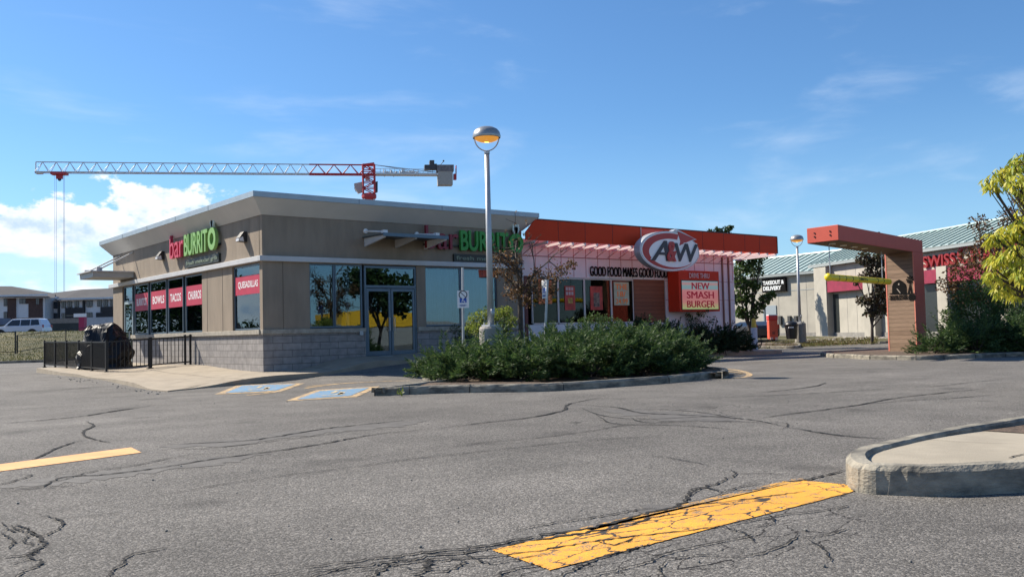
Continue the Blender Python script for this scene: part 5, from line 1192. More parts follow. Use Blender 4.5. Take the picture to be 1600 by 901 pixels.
post_fence([g(27, 57.8), g(103, 62), g(170, 66)], 1.1, 'low black chain link fence on the grass bank behind the patio', 8)

# ================================================================== CARS
def car(name, c, fwd, L, col, label, suv=True):
    """c = ground centre, fwd = heading"""
    f = np.array([*fwd, 0.]); f /= np.linalg.norm(f); s = np.array([-f[1], f[0], 0]); c = np.array(c, float)
    o = empty(name, c, label, 'car'); k = L/4.9; W = 1.88*k
    P = lambda x, y, z: c+f*x*k+s*y*k+Zv*z*k
    H = 1.85 if suv else 1.45
    body = [(2.45, .42), (2.42, .85), (2.30, 1.0), (1.35, 1.12), (-2.30, 1.16), (-2.44, 1.0), (-2.45, .45), (-2.1, .3), (2.2, .28)]
    pm = mat('car_paint_'+name+'%d' % int(col[0]*100), col, .22, .1, spec=.6)
    mb = MB(); mb.slab([P(x, -.93, z) for x, z in body], s*1.86*k); mb.build('body', pm, o, bevel=.06*k)
    green = [(1.30, 1.08), (.62, H-.13), (.45, H-.06), (-1.95, H-.04), (-2.12, H-.14), (-2.38, 1.12)]
    if not suv: green = [(1.15, 1.08), (.35, H-.10), (.1, H-.03), (-1.0, H-.03), (-1.2, H-.08), (-2.0, 1.12)]
    mb = MB(); vs = []
    for yy in (-1, 1):
        for x, z in green: vs.append(P(x, yy*(.90-.22*(z-1.08)/(H-1.08)), z))
    n = len(green); mb.add(vs, [tuple(range(n)), tuple(reversed(range(n, 2*n)))]+[(i, n+i, n+(i+1) % n, (i+1) % n) for i in range(n)]); mb.build('cabin', pm, o, bevel=.04*k)
    gm = mat('car_glass', (.012, .014, .018), .08, spec=.8)
    for yy in (-1, 1):
        panes = [[(1.02, 1.16), (.50, H-.17), (-.25, H-.15), (-.25, 1.16)], [(-.33, 1.16), (-.33, H-.15), (-1.2, H-.15), (-1.2, 1.16)], [(-1.28, 1.16), (-1.28, H-.15), (-1.95, H-.16), (-2.12, 1.2)]] if suv else [[(.9, 1.14), (.3, H-.12), (-.35, H-.1), (-.35, 1.14)], [(-.42, 1.14), (-.42, H-.1), (-1.05, H-.12), (-1.6, 1.14)]]
        for pp in panes:
            mb = MB(); mb.slab([P(x, yy*(.912-.22*(z-1.08)/(H-1.08)), z) for x, z in pp], s*yy*.006); mb.build('side_window', gm, o)
    mb = MB(); ws_ = green[:2]
    mb.slab([P(ws_[0][0]-.03, -.78, 1.14), P(ws_[0][0]-.03, .78, 1.14), P(ws_[1][0]+.05, .66, ws_[1][1]-.02), P(ws_[1][0]+.05, -.66, ws_[1][1]-.02)], f*.03+Zv*.03); mb.build('windscreen', gm, o)
    tyre = mat('tyre_rubber', (.02, .02, .02), .8); rimm = mat('wheel_rim', (.45, .46, .48), .3, .7)
    for x in (1.5, -1.45):
        for yy in (-1, 1):
            r_ = .38; mb = MB(); mb.tube([P(x, yy*.72, r_), P(x, yy*.945, r_)], r_*k, 20); wh = mb.build('wheel', tyre, o); mb = MB(); mb.tube([P(x, yy*.946, r_), P(x, yy*.955, r_)], r_*.62*k, 14); mb.build('rim', rimm, wh)
            mb = MB(); n = 14; mb.slab([P(x+.47*cos(a), yy*.934, r_+.47*sin(a)) for a in np.linspace(0, pi, n)]+[P(x-.47, yy*.934, .3), P(x+.47, yy*.934, .3)], s*yy*.004); mb.build('wheel_arch', tyre, o)
    for yy in (-1, 1):
        mb = MB(); mb.obox(P(-2.455, yy*.80-.1, .9), s*.2*k, f*.05*k, Zv*.3*k); mb.build('tail_light', mat('tail_red', (.3, .01, .01), .3), o)
        mb = MB(); mb.obox(P(2.38, yy*.72-.15, .8), s*.3*k, f*.06*k, Zv*.14*k); mb.build('headlight', mat('headlight_clear', (.7, .7, .72), .1), o)
        mb = MB(); mb.obox(P(.85, yy*.93, 1.1), s*yy*.2*k, f*.12*k, Zv*.14*k); mb.build('mirror', pm, o)
        if suv: mb = MB(); mb.tube([P(.3, yy*.6, H+.02), P(-1.8, yy*.6, H+.02)], .03*k, 6); mb.build('roof_rail', mat('rail_dark', (.1, .1, .1), .4), o)
    return o
rh2 = np.array([_r[0], _r[1]])/np.linalg.norm(_r[:2]); fh2 = np.array([-rh2[1], rh2[0]])
c = at(34, 527, 88); 
car('parked_car', (c[0], c[1], c[2]-.05), -rh2, 4.9, (.62, .66, .74), 'white sport utility vehicle on the road above the grass bank')
# gravel shoulder under it
mb = MB(); 
for a, b, z in ((-30, 34, 0),):
    q0 = at(-120, 527, 86); q1 = at(180, 527, 86)
struct_road = MB(); A0r = at(-150, 527, 84); A1r = at(220, 527, 84); w_ = np.array([fh2[0], fh2[1], 0])
zr = c[2]-.06; n_ = 12
mb = MB(); mb.slab([(A0r[0], A0r[1], zr), (A1r[0], A1r[1], zr), (A1r[0]+w_[0]*14, A1r[1]+w_[1]*14, zr+.2), (A0r[0]+w_[0]*14, A0r[1]+w_[1]*14, zr+.2)], (0, 0, -.6)); struct(mb.build('street', mat('street_asphalt', (.11, .11, .11), .9, var=.1)))
c = at(1172, 531, 56); c[2] = lot(c[0], c[1])
car('parked_car', c, (fh2[0]*.97-rh2[0]*.22, fh2[1]*.97-rh2[1]*.22), 4.3, (.03, .03, .035), 'dark car parked beyond the white bollard, half hidden by the green tree', suv=False)

# ================================================================== BINS, BOLLARD, BICYCLE
c = at(1207.5, 529.5, 50.5); z0 = c[2]; red_bin = mat('orange_red_bin', (.66, .085, .03), .5, var=.05)
o = empty('litter_bin', c, 'tall orange red bin with pale top beside the grey steel door', 'bin'); mb = MB()
def rbox(mb, c, hw, hd, z0, z1): mb.obox(np.array([c[0], c[1], 0])-rh3_*hw-fh3_*hd+Zv*z0, rh3_*2*hw, fh3_*2*hd, Zv*(z1-z0))
rh3_ = np.array([*rh2, 0.]); fh3_ = np.array([*fh2, 0.])
rbox(mb, c, .235, .22, z0, z0+1.02); mb.build('body', red_bin, o, bevel=.03)
mb = MB(); rbox(mb, c, .255, .24, z0+1.02, z0+1.28); mb.build('hood', mat('red_bin_hood', (.55, .03, .025), .5), o, bevel=.03); mb = MB(); rbox(mb, c, .24, .225, z0+1.281, z0+1.33); mb.build('lid', white_m, o)
mb = MB()
for s_ in (-1, 1): c2 = c+rh3_*.13*s_; rbox(mb, c2-fh3_*.03, .07, .24, z0-.02, z0+.10)
mb.build('foot', mat('pale_red_foot', (.7, .45, .38), .6), o)
mb = MB(); c2 = c-fh3_*.222
for s_ in (-.05, 0, .05): rbox(mb, c2+rh3_*s_, .012, .004, z0+.25, z0+.40)
mb.build('vent_slots', black, o)
c = at(1237, 529.5, 50); z0 = c[2]; o = empty('litter_bin', c, 'round black plastic bin standing beside the distant lamp footing', 'bin')
mb = MB(); mb.lathe([(0, .0), (.27, .0), (.335, .72), (.34, .73)], c, 24); mb.build('body', mat('black_plastic', (.014, .014, .016), .4), o, smooth=False)
mb = MB(); mb.lathe([(.34, .70), (.37, .72), (.37, .78), (.30, .90), (.12, .95), (0, .95)], c, 24); mb.build('lid', MATS['black_plastic'], o, smooth=True); mb = MB(); rbox(mb, c-fh3_*.30-rh3_*.1, .14, .03, z0+.60, z0+.66); mb.build('label_plate', white_m, o)
c = at(1179, 539, 41); z0 = lot(c[0], c[1])+.1; o = empty('bollard', (c[0], c[1], z0), 'short white steel bollard with yellow cap near the burger restaurant corner', 'bollard')
mb = MB(); mb.tube([(c[0], c[1], z0-.1), (c[0], c[1], z0+1.0)], .14, 16); mb.build('post', mat('bluish_white_paint', (.50, .56, .64), .5, var=.15, vscale=8), o, smooth=False); mb = MB(); mb.tube([(c[0], c[1], z0+1.0), (c[0], c[1], z0+1.32)], [.11, .10], 14); mb.sphere((c[0], c[1], z0+1.32), .10, 12, 6); mb.build('cap', mat('yellow_cap', (.55, .42, .05), .5, var=.3), o)
c = at(1172, 539, 43.5); z0 = lot(c[0], c[1])+.08; o = empty('bicycle', (c[0], c[1], z0), 'black bicycle leaning behind the white bollard', 'bicycle')
ax = rh3_*.8+fh3_*.6; ax /= np.linalg.norm(ax); c[2] = z0
for s_ in (-.52, .52):
    h = c+ax*s_+Zv*.34; ringp = [h+ax*.33*cos(a)+Zv*.33*sin(a) for a in np.linspace(0, 2*pi, 25)]; mb = MB(); mb.tube(ringp, .022, 6); wh = mb.build('wheel', MATS['tyre_rubber'], o); mb = MB()
    for a in np.linspace(0, pi, 7)[:-1]: mb.tube([h+ax*.32*cos(a)+Zv*.32*sin(a), h-ax*.32*cos(a)-Zv*.32*sin(a)], .004, 3)
    mb.build('spokes', steel, wh)
mb = MB(); bb = c+Zv*.30; st_ = c-ax*.18+Zv*.82; hd_ = c+ax*.38+Zv*.80; 
for a, b in ((bb, st_), (bb, hd_), (st_+Zv*-.12, hd_), (st_-Zv*.15, c-ax*.52+Zv*.34), (bb, c-ax*.52+Zv*.34), (hd_+Zv*.12, c+ax*.52+Zv*.34)): mb.tube([a, b], .02, 6)
mb.build('frame', black, o); mb = MB(); mb.obox(st_-ax*.13-fh3_*.06, ax*.26, fh3_*.12, Zv*.06); mb.build('saddle', black, o); mb = MB(); mb.tube([hd_+Zv*.16-fh3_*.25, hd_+Zv*.18, hd_+Zv*.16+fh3_*.25], .014, 6); mb.build('handlebar', black, o)

# ================================================================== TOWNHOUSES, HOARDING, STREET THINGS (far left)
TD = 150.
def TP(px, py, dd=0): 
    q = on_plane(px, py, at(0, 500, TD+dd), (_fw[0], _fw[1], 0)); return q
siding = mat('pale_siding', (.60, .61, .64), .8, var=.04); brown = mat('brown_brick_panel', (.075, .045, .04), .9, var=.15, vscale=2); roofm = mat('asphalt_shingles', (.055, .055, .062), .95, var=.12, vscale=1.2); wing = mat('dark_window', (.03, .04, .06), .15, spec=.7); whitef = mat('white_frame', (.6, .62, .65), .5); dkp = mat('charcoal_panel', (.025, .026, .03), .8)
fwh = np.array([_fw[0], _fw[1], 0]); fwh /= np.linalg.norm(fwh)
def house(label, px0, px1, eave, panels, wins, roofpts, dd=0, side=None):
    zb_ = 0.0; a, b = TP(px0, eave, dd), TP(px1, eave, dd); zE = (a[2]+b[2])/2
    o = empty('townhouse', (a[0], a[1], 1.5), label, 'house', 'townhouses behind the street')
    mb = MB(); a2, b2 = a.copy(), b.copy(); a2[2] = b2[2] = zb_; mb.slab([a2, b2, [b2[0], b2[1], zE], [a2[0], a2[1], zE]], fwh*9); mb.build('wall', siding, o)
    for p in panels:
        A_1, B_1 = TP(p[0], p[3], dd), TP(p[2], p[3], dd); z1 = TP((p[0]+p[2])/2, p[1], dd)[2]; z0 = TP((p[0]+p[2])/2, p[3], dd)[2]; A_1[2] = B_1[2] = z0
        mb = MB(); mb.slab([A_1, B_1, B_1+Zv*(z1-z0), A_1+Zv*(z1-z0)], -fwh*(.5 if p[4] is dkp else .12)); mb.build('brick_panel' if p[4] is brown else 'balcony' if p[4] is dkp else 'panel', p[4], o)
    for (x0, y0, x1, y1) in wins:
        A_1, B_1 = TP(x0, y1, dd), TP(x1, y1, dd); z0 = A_1[2]; B_1[2] = z0; h = TP(x0, y0, dd)[2]-z0; d_ = (B_1-A_1)
        mb = MB(); mb.slab([A_1-fwh*.13, B_1-fwh*.13, B_1+Zv*h-fwh*.13, A_1+Zv*h-fwh*.13], -fwh*.04); wn = mb.build('window', mat('window_dark_frame', (.02, .02, .025), .5), o)
        for s0, s1 in ((.06, .46), (.54, .94)):
            mb = MB(); mb.slab([A_1+d_*s0+Zv*h*.06-fwh*.175, A_1+d_*s1+Zv*h*.06-fwh*.175, A_1+d_*s1+Zv*h*.94-fwh*.175, A_1+d_*s0+Zv*h*.94-fwh*.175], -fwh*.01); mb.build('pane', wing, wn)
    mb = MB(); mb.add([tuple(TP(x, y, dd+dz)) for x, y, dz in roofpts[0]], roofpts[1]); mb.build('roof', roofm, o)
    mb = MB(); a3, b3 = TP(px0-3, eave, dd-.6), TP(px1+3, eave, dd-.6); a3[2] = b3[2] = zE; mb.slab([a3, b3, b3+Zv*.28, a3+Zv*.28], fwh*.3); mb.build('eave_board', whitef, o)
    return o
house('nearest townhouse with brown brick panels and hipped dark roof above the white vehicle', -60, 70, 463.5, [(12, 466, 27, 503, brown), (45, 474, 67, 503, brown), (41, 466, 67, 474.2, brown), (26.2, 464, 27.6, 503, whitef)],
      [(6.5, 466, 11.5, 478), (31, 466.5, 41, 474.5), (57, 466, 62, 476), (6.5, 487, 12, 500), (-20, 467, -8, 478)],
      ([(-66, 465, -1), (86, 465, -1), (86, 458, 10), (18, 447, 5), (-66, 447, 5)], [(0, 1, 3, 4), (1, 2, 3)]))
o = empty('townhouse', TP(76, 500, 2), 'narrow recessed pale townhouse end with two windows right of the brown brick one', 'house', 'townhouses behind the street')
a, b = TP(70, 463, 3), TP(93, 463, 3); mb = MB(); mb.slab([(a[0], a[1], 0), (b[0], b[1], 0), (b[0], b[1], a[2]-.3), (a[0], a[1], a[2]-.3)], fwh*6); mb.build('wall', siding, o)
for q in ((70.5, 468, 80, 478.5), (70.5, 487, 80, 500), (84, 471.5, 90.5, 482), (84, 489, 90.5, 500)):
    a, b = TP(q[0], q[3], 2.9), TP(q[2], q[3], 2.9); h = TP(q[0], q[1], 2.9)[2]-a[2]; b[2] = a[2]; mb = MB(); mb.slab([a, b, b+Zv*h, a+Zv*h], -fwh*.08); mb.build('window', wing, o)
house('long pale townhouse row with charcoal balconies beside the beige building', 92, 184, 467.5, [(104, 480.5, 131, 492, dkp), (104, 493.5, 131, 500.5, dkp), (159, 479, 184, 487.5, dkp), (152, 488, 184, 497, dkp), (131, 466, 133.6, 498, dkp), (92, 466, 94, 500, dkp)],
      [(97, 470.5, 103.5, 481), (106, 470.5, 113, 480.3), (117, 470, 123.5, 480), (136, 469.5, 145, 479.5), (152.5, 468.5, 159.5, 478.8), (162, 468, 169, 478.5), (172.5, 467.5, 178, 478), (136, 488, 145, 496.5), (97, 489, 103.5, 500)],
      ([(90, 470.5, -1), (190, 466.5, -1), (190, 449.5, 9), (129, 452, 8), (68, 459, 8), (60, 470, -1)], [(0, 1, 2, 3), (0, 3, 4)]), dd=2)
# retaining wall / hoarding
def slabp(name, x0, y0, x1, y1, D, m, label, cat, th=.15, sub=None, zlow=None):
    a, b = at(x0, y1, D), at(x1, y1, D); h = at(x0, y0, D)[2]-a[2]; b[2] = a[2]
    if zlow: h += a[2]-zlow; a[2] = b[2] = zlow
    mb = MB(); mb.slab([a, b, b+Zv*h, a+Zv*h], fwh*th); o = mb.build(name, m); tag(o, label, cat); return o
slabp('site_hoarding', -80, 509, 131, 530, 100, mat('black_mesh_hoarding', (.035, .045, .045), .8, var=.3, vscale=.4), 'long dark construction hoarding behind the white vehicle', 'hoarding')
slabp('retaining_wall', -80, 501.5, 128, 512, 128, mat('grey_brown_wall', (.20, .18, .16), .9, var=.15), 'low grey brown wall at the foot of the townhouses', 'wall', .4)
slabp('retaining_wall', 131.5, 496, 184, 520, 118, mat('pale_grey_panel', (.38, .40, .43), .8, var=.08), 'pale grey wall between the magenta pillar and the beige building', 'wall', .4)
o = empty('pillar_sign', at(127, 527, 96), 'magenta pillar with a white board on top, beyond the covered furniture', 'sign')
a, b = at(123, 529, 96), at(131.5, 529, 96); h = at(123, 495, 96)[2]-a[2]; b[2] = a[2]; mb = MB(); mb.slab([a, b, b+Zv*h, a+Zv*h], fwh*.6); mb.build('pillar', mat('magenta_pillar', (.33, .02, .08), .6), o)
a, b = at(115, 495.3, 96), at(133, 495.3, 96); b[2] = a[2]; h = .36; mb = MB(); mb.slab([a, b, b+Zv*h, a+Zv*h], fwh*.3); mb.build('board', white_m, o)
slabp('traffic_barrier', 132, 514, 138.5, 529, 92, mat('orange_barrier', (.60, .12, .04), .6), 'small orange construction barrier beside the magenta pillar', 'barrier', .4)
slabp('site_box', -8, 497, 2, 512, 105, mat('blue_grey_box', (.10, .13, .2), .7), 'dark blue grey cabin cut by the left edge of the picture', 'cabin', 2)

# ================================================================== TOWER CRANE
CA, CB = np.array([90., 148.5, 0]), np.array([30.1, 180.3, 0]); cdir = (CB-CA)/np.linalg.norm(CB-CA); cn = np.array([-cdir[1], cdir[0], 0])
def PC(px, py): return on_plane(px, py, CA, cn)
wht = mat('crane_grey_white', (.55, .56, .57), .5); crd = mat('crane_red', (.42, .03, .04), .5); cgr = mat('crane_concrete', (.36, .34, .31), .8, var=.1); cdk = mat('crane_dark', (.05, .05, .06), .6)
base_ = PC(577, 400); CR = empty('tower_crane', (base_[0], base_[1], 0), 'white and red tower crane with a long jib above the beige roof', 'crane')
zl, zu = PC(300, 271)[2], PC(300, 255.3)[2]
def truss(x0, x1, m, name, zl, zu, seg, r=.10):
    A1_, B1_ = PC(x0, 262), PC(x1, 262); A1_[2] = B1_[2] = 0; L = np.linalg.norm(B1_-A1_); n = max(2, int(L/seg)); mb = MB(); d = (B1_-A1_)/n; hw = cn*.75
    mb.tube([A1_+Zv*zu, B1_+Zv*zu], r*1.25, 6); mb.tube([A1_+Zv*zl+hw, B1_+Zv*zl+hw], r*1.25, 6); mb.tube([A1_+Zv*zl-hw, B1_+Zv*zl-hw], r*1.25, 6)
    for i in range(n):
        p = A1_+d*i; q = p+d; mm = p+d*.5
        for s in (-1, 1): mb.tube([p+Zv*zl+hw*s, mm+Zv*zu], r*.62, 5); mb.tube([mm+Zv*zu, q+Zv*zl+hw*s], r*.62, 5)
        mb.tube([p+Zv*zl-hw, q+Zv*zl+hw], r*.5, 4)
    return mb.build(name, m, CR)
truss(56, 483, wht, 'jib', zl, zu, 2.5); truss(483, 586, crd, 'jib_root', zl, zu, 2.9, .13)
mb = MB(); a = PC(56, 262); a[2] = 0; mb.tube([a+Zv*(zl-.1), a+Zv*(zu)], .12, 6); mb.obox(a+Zv*(zl-.3)-cn*.8, cdir*-1.2, cn*1.6, Zv*.4); mb.build('jib_tip', wht, CR)
mb = MB(); a = PC(93, 262); a[2] = zl; mb.obox(a-cdir*1.5-cn*.9-Zv*.5, cdir*3, cn*1.8, Zv*.5); mb.obox(a-cdir*.6-cn*.3-Zv*1.3, cdir*1.2, cn*.6, Zv*.8); mb.build('trolley', crd, CR); mb = MB(); mb.sphere(a-Zv*1.4, .35, 8, 6); mb.build('hook_block', cdk, CR)
for s in (-.9, -.6, .75, .95): mb = MB(); mb.tube([a-cdir*s*1.0-Zv*.4, a-cdir*s*1.0-Zv*33], .028, 4); mb.build('hoist_cable', mat('cable_grey', (.30, .32, .36), .6), CR)
# tower top
tw = 1.05
mb = MB(); a, b = PC(567.5, 300), PC(585.5, 300); a[2] = b[2] = 0; z0c = PC(577, 303)[2]; z1c = PC(577, 253.5)[2]
for p in (a, b):
    for s in (-1, 1): mb.tube([p+cn*s*tw+Zv*z0c, p+cn*s*tw+Zv*zu], .2, 6)
for k in range(5):
    z_a = z0c+(zu-z0c)*k/5; z_b = z0c+(zu-z0c)*(k+1)/5
    for s in (-1, 1):
        (p, q) = (a, b) if k % 2 else (b, a); mb.tube([p+cn*s*tw+Zv*z_a, q+cn*s*tw+Zv*z_b], .11, 5); mb.tube([a+cn*s*tw+Zv*z_b, b+cn*s*tw+Zv*z_b], .11, 5)
mb.tube([a+Zv*zu, b+Zv*(zu+.35)], .24, 6); mb.build('tower_head', crd, CR)
mb = MB(); c = (a+b)/2; zr_ = PC(577, 308)[2]; mb.lathe([(0, -.6), (1.2, -.6), (1.6, -.1), (1.6, .55), (1.1, .8), (0, .8)], c+Zv*zr_, 16); mb.build('slewing_ring', crd, CR)
mb = MB(); hw = 1.0
for sx in (-1, 1):
    for sy in (-1, 1): mb.tube([c+cdir*hw*sx+cn*hw*sy+Zv*-1, c+cdir*hw*sx+cn*hw*sy+Zv*(zr_-.5)], .14, 6)
for k in range(14):
    z_a = zr_-.6-2.2*k
    for sy in (-1, 1): mb.tube([c+cdir*hw+cn*hw*sy+Zv*z_a, c-cdir*hw+cn*hw*sy+Zv*(z_a-2.2)], .09, 5); mb.tube([c+cdir*hw*sy+cn*hw+Zv*z_a, c+cdir*hw*sy-cn*hw+Zv*(z_a-2.2)], .09, 5)
mb.build('mast', wht, CR)
# cab
mb = MB(); pts = [PC(*p)-cn*1.9 for p in ((553.5, 286), (566, 283.5), (566, 299), (559.5, 301), (554.5, 293))]; mb.slab(pts, cn*1.5); cb = mb.build('cab', mat('crane_cab_white', (.42, .38, .36), .5), CR); mb = MB(); mb.slab([p-cn*.03 for p in (PC(553.2, 286.5)-cn*1.9, PC(561, 285.5)-cn*1.9, PC(559.5, 294)-cn*1.9, PC(556.5, 298)-cn*1.9, PC(554, 293)-cn*1.9)], -cn*.02); mb.slab([PC(553.3, 286.5)-cn*1.9, PC(553.3, 286.5)-cn*.45, PC(554.8, 293)-cn*.45, PC(554.8, 293)-cn*1.9], cdir*.04); mb.build('cab_window', wing, cb)
mb = MB(); mb.slab([PC(*p)-cn*.8 for p in ((586.5, 285), (590, 284), (590, 300), (587, 301))], cn*1.6); mb.build('cabinet', cdk, CR); mb = MB(); mb.slab([PC(*p)-cn*.5 for p in ((571, 272.5), (577.5, 272.5), (577.5, 282), (571, 282))], cn*1.0); mb.build('sign_board', mat('crane_board', (.5, .45, .45), .6), CR)
# counter jib
zd = PC(640, 272)[2]
mb = MB(); a = PC(587, 274); b = PC(684, 266); a[2] = b[2] = zd; mb.obox(a-cn*1.2-Zv*.3, b-a, cn*2.4, Zv*.35)
rr2 = random.Random(2)
for k in range(34):
    t = .12+.56*k/34; p = a+(b-a)*t; mb.obox(p-cn*1.0+Zv*rr2.uniform(-.5, .1), (b-a)*.012, cn*1.6, Zv*rr2.uniform(.4, .9))
mb.build('counter_jib', wht, CR)
mb = MB()
for k in range(14): p = a+(b-a)*k/13; mb.tube([p-cn*1.1, p-cn*1.1+Zv*1.3], .05, 4)
for z in (.65, 1.3): mb.tube([a-cn*1.1+Zv*z, b-cn*1.1+Zv*z], .05, 4)
mb.tube([a+Zv*(zu-zd), b+Zv*.4], .09, 5); mb.tube([a+Zv*(zu-zd), a+(b-a)*.72+Zv*.4], .07, 5); mb.build('railing', mat('rail_grey', (.25, .30, .36), .5), CR)
mb = MB(); mb.slab([PC(*p)-cn*.9 for p in ((663, 265.5), (663, 258.5), (671, 258.5), (671, 251.5), (678, 251.5), (678, 257), (682, 257), (682, 265.5))], cn*1.8); mb.build('winch', cdk, CR)
mb = MB(); mb.slab([PC(*p)-cn*1.2 for p in ((684, 290), (706.5, 290), (706.5, 269), (684, 269))], cn*2.4); mb.build('counterweight', cgr, CR)
mb = MB()
for k in range(7): mb.slab([PC(684+3.3*k, 290)-cn*1.22, PC(684.4+3.3*k, 290)-cn*1.22, PC(684.4+3.3*k, 270)-cn*1.22, PC(684+3.3*k, 270)-cn*1.22], -cn*.03)
mb.build('slab_joints', mat('slab_joint', (.15, .14, .13), .9), CR)
mb = MB(); mb.slab([PC(*p)-cn*1.3 for p in ((682, 269), (708, 269), (708, 259), (682, 259))], cn*2.6); mb.build('counterweight_frame', mat('crane_frame_grey', (.16, .15, .16), .7, var=.3, vscale=2), CR)
mb = MB(); mb.slab([PC(*p)-cn*.5 for p in ((708.5, 281), (713, 281), (713, 259), (712, 259), (712, 272), (708.5, 272))], cn*1); mb.build('end_light', crd, CR); mb = MB(); mb.tube([PC(687, 259), PC(693, 252)], .07, 5); mb.sphere(PC(693, 251.5), .22, 6, 4); mb.build('aerial', cdk, CR)

# ================================================================== VEGETATION
jun_m = leafmat('juniper_needles', [(.014, .038, .016), (.038, .085, .028), (.10, .165, .045), (.025, .06, .024), (.17, .24, .06)], .36, .55)
jun_dark = leafmat('juniper_dark', [(.016, .034, .014), (.028, .052, .020), (.045, .072, .022)], .2, .6)
def juniper(name, lobes, label, cat, seed, dens=60, m=jun_m, group=None, spray=.7, zb=None):
    """feathery fronds: a curved axis carrying side sprays of needles, gathered in uneven tiers"""
    rg = np.random.default_rng(seed); cs, ds, sz = [], [], []; stems = MB()
    c0 = lobes[0]; o = empty(name, (c0[0], c0[1], lot(c0[0], c0[1])+.1), label, cat, group); cnt = 0
    ph = rg.uniform(0, 6, 6)
    for (x, y, rx, ry, h) in lobes:
        z0 = (lot(x, y)+.1) if zb is None else zb
        for i in range(int(dens*rx*ry)):
            a = rg.uniform(0, 2*pi); e_ = np.arcsin(rg.uniform(-.05, 1.0)); k = rg.uniform(.35, .98)
            d = np.array([cos(a)*cos(e_), sin(a)*cos(e_), sin(e_)])
            wob = 1+.16*sin(3.1*(x+rx*d[0])+ph[0])*sin(2.7*(y+ry*d[1])+ph[1])
            p = np.array([x+rx*d[0]*k, y+ry*d[1]*k, z0+.08+h*.92*max(d[2], 0)*k*wob])
            ax = np.array([d[0]*1.1, d[1]*1.1, .22+.25*d[2]])+rg.normal(0, .30, 3)+np.array([.16, -.10, .0]); ax /= np.linalg.norm(ax)
            L = spray*rg.uniform(.55, 1.2)*(1.5 if rg.random() < .03 else 1)
            side = np.cross(ax, Zv); side /= np.linalg.norm(side)+1e-6; upv = np.cross(side, ax)
            ns = 15; ts = (np.arange(ns)+rg.random(ns))/ns
            pts = p+np.outer(ts*L, ax)+np.outer(L*(.22*ts**2-.10*ts), Zv)
            for q_i in range(ns):
                t = ts[q_i]; sl = L*.34*(1-.75*t)*rg.uniform(.6, 1.2); sg = 1 if q_i % 2 else -1
                sd_ = ax*.75+side*sg*.75+upv*rg.normal(.1, .3); sd_ /= np.linalg.norm(sd_)
                nn_ = 9; uu = np.linspace(.05, 1, nn_)
                pos = pts[q_i]+np.outer(uu*sl, sd_)+rg.normal(0, .006, (nn_, 3)); pos[:, 2] += .05*uu**2*sl
                cs.append(pos); ds.append(sd_+rg.normal(0, .24, (nn_, 3))); sz.append(np.full(nn_, .115)*(1.15-.5*t))
            cnt += 1
            if cnt % 9 == 0: stems.tube([np.array([x+rg.normal(0, .12), y+rg.normal(0, .12), z0-.05]), p*.6+np.array([x, y, z0])*.4, p, pts[ns//2]], [.024, .016, .009, .004], 4, cap=False)
    leaves_mesh('foliage', m, np.concatenate(cs), np.concatenate(ds), np.concatenate(sz), .17, o, rg)
    stems.build('stems', bark, o); return o
lob = [(1.75, -7.0, .95, .9, .62), (1.35, -8.3, .85, .85, .60), (2.1, -9.4, 1.0, .9, .85), (3.2, -10.2, 1.05, .85, .95), (4.5, -10.35, 1.1, .85, 1.0), (5.7, -10.0, 1.0, .9, 1.02), (6.75, -9.3, .85, .9, .95), (2.6, -8.2, 1.1, 1.0, .80), (4.2, -8.6, 1.3, 1.2, 1.08), (5.7, -8.3, 1.2, 1.2, 1.12), (7.0, -7.9, .9, 1.0, .9), (2.6, -6.7, .9, .8, .70), (4.9, -6.8, 1.2, .9, 1.05), (6.4, -6.8, 1.0, .8, 1.05)]
lob = [(x+.12, y+.30, rx, ry, h*.90) for x, y, rx, ry, h in lob]
juniper('juniper_bush', lob, 'big dark green spreading juniper mass filling the middle island', 'juniper', 1, dens=185, spray=.48)
def lobes_px(L, D): 
    out = []
    for px, dd, r, h in L: q = at(px, 545, D+dd); out.append((q[0], q[1], r, r*.9, h))
    return out
juniper('juniper_bush', lobes_px([(1462, 0, .75, .65), (1490, .6, .9, .9), (1525, -.3, .9, .95), (1560, .3, 1.0, .9), (1600, -.5, 1.0, 1.0), (1645, -.8, 1.1, 1.0), (1700, -1.5, 1.2, 1.1), (1520, 1.5, 1.2, 1.15), (1585, 1.3, 1.2, 1.2), (1640, 1.2, 1.3, 1.25)], 30.8), 'dark green spreading juniper beside the portal sign at the right', 'juniper', 2, dens=95, spray=.62)
hedge_y = []
for k in range(11): X = 13.6+k*.60; hedge_y.append((X, -1.3+.2*sin(k*2.1), .65, .6, 1.0+.16*sin(k*1.7)))
juniper('hedge', hedge_y, 'low dark hedge under the red menu sign', 'hedge', 3, dens=170, m=jun_dark, spray=.4)

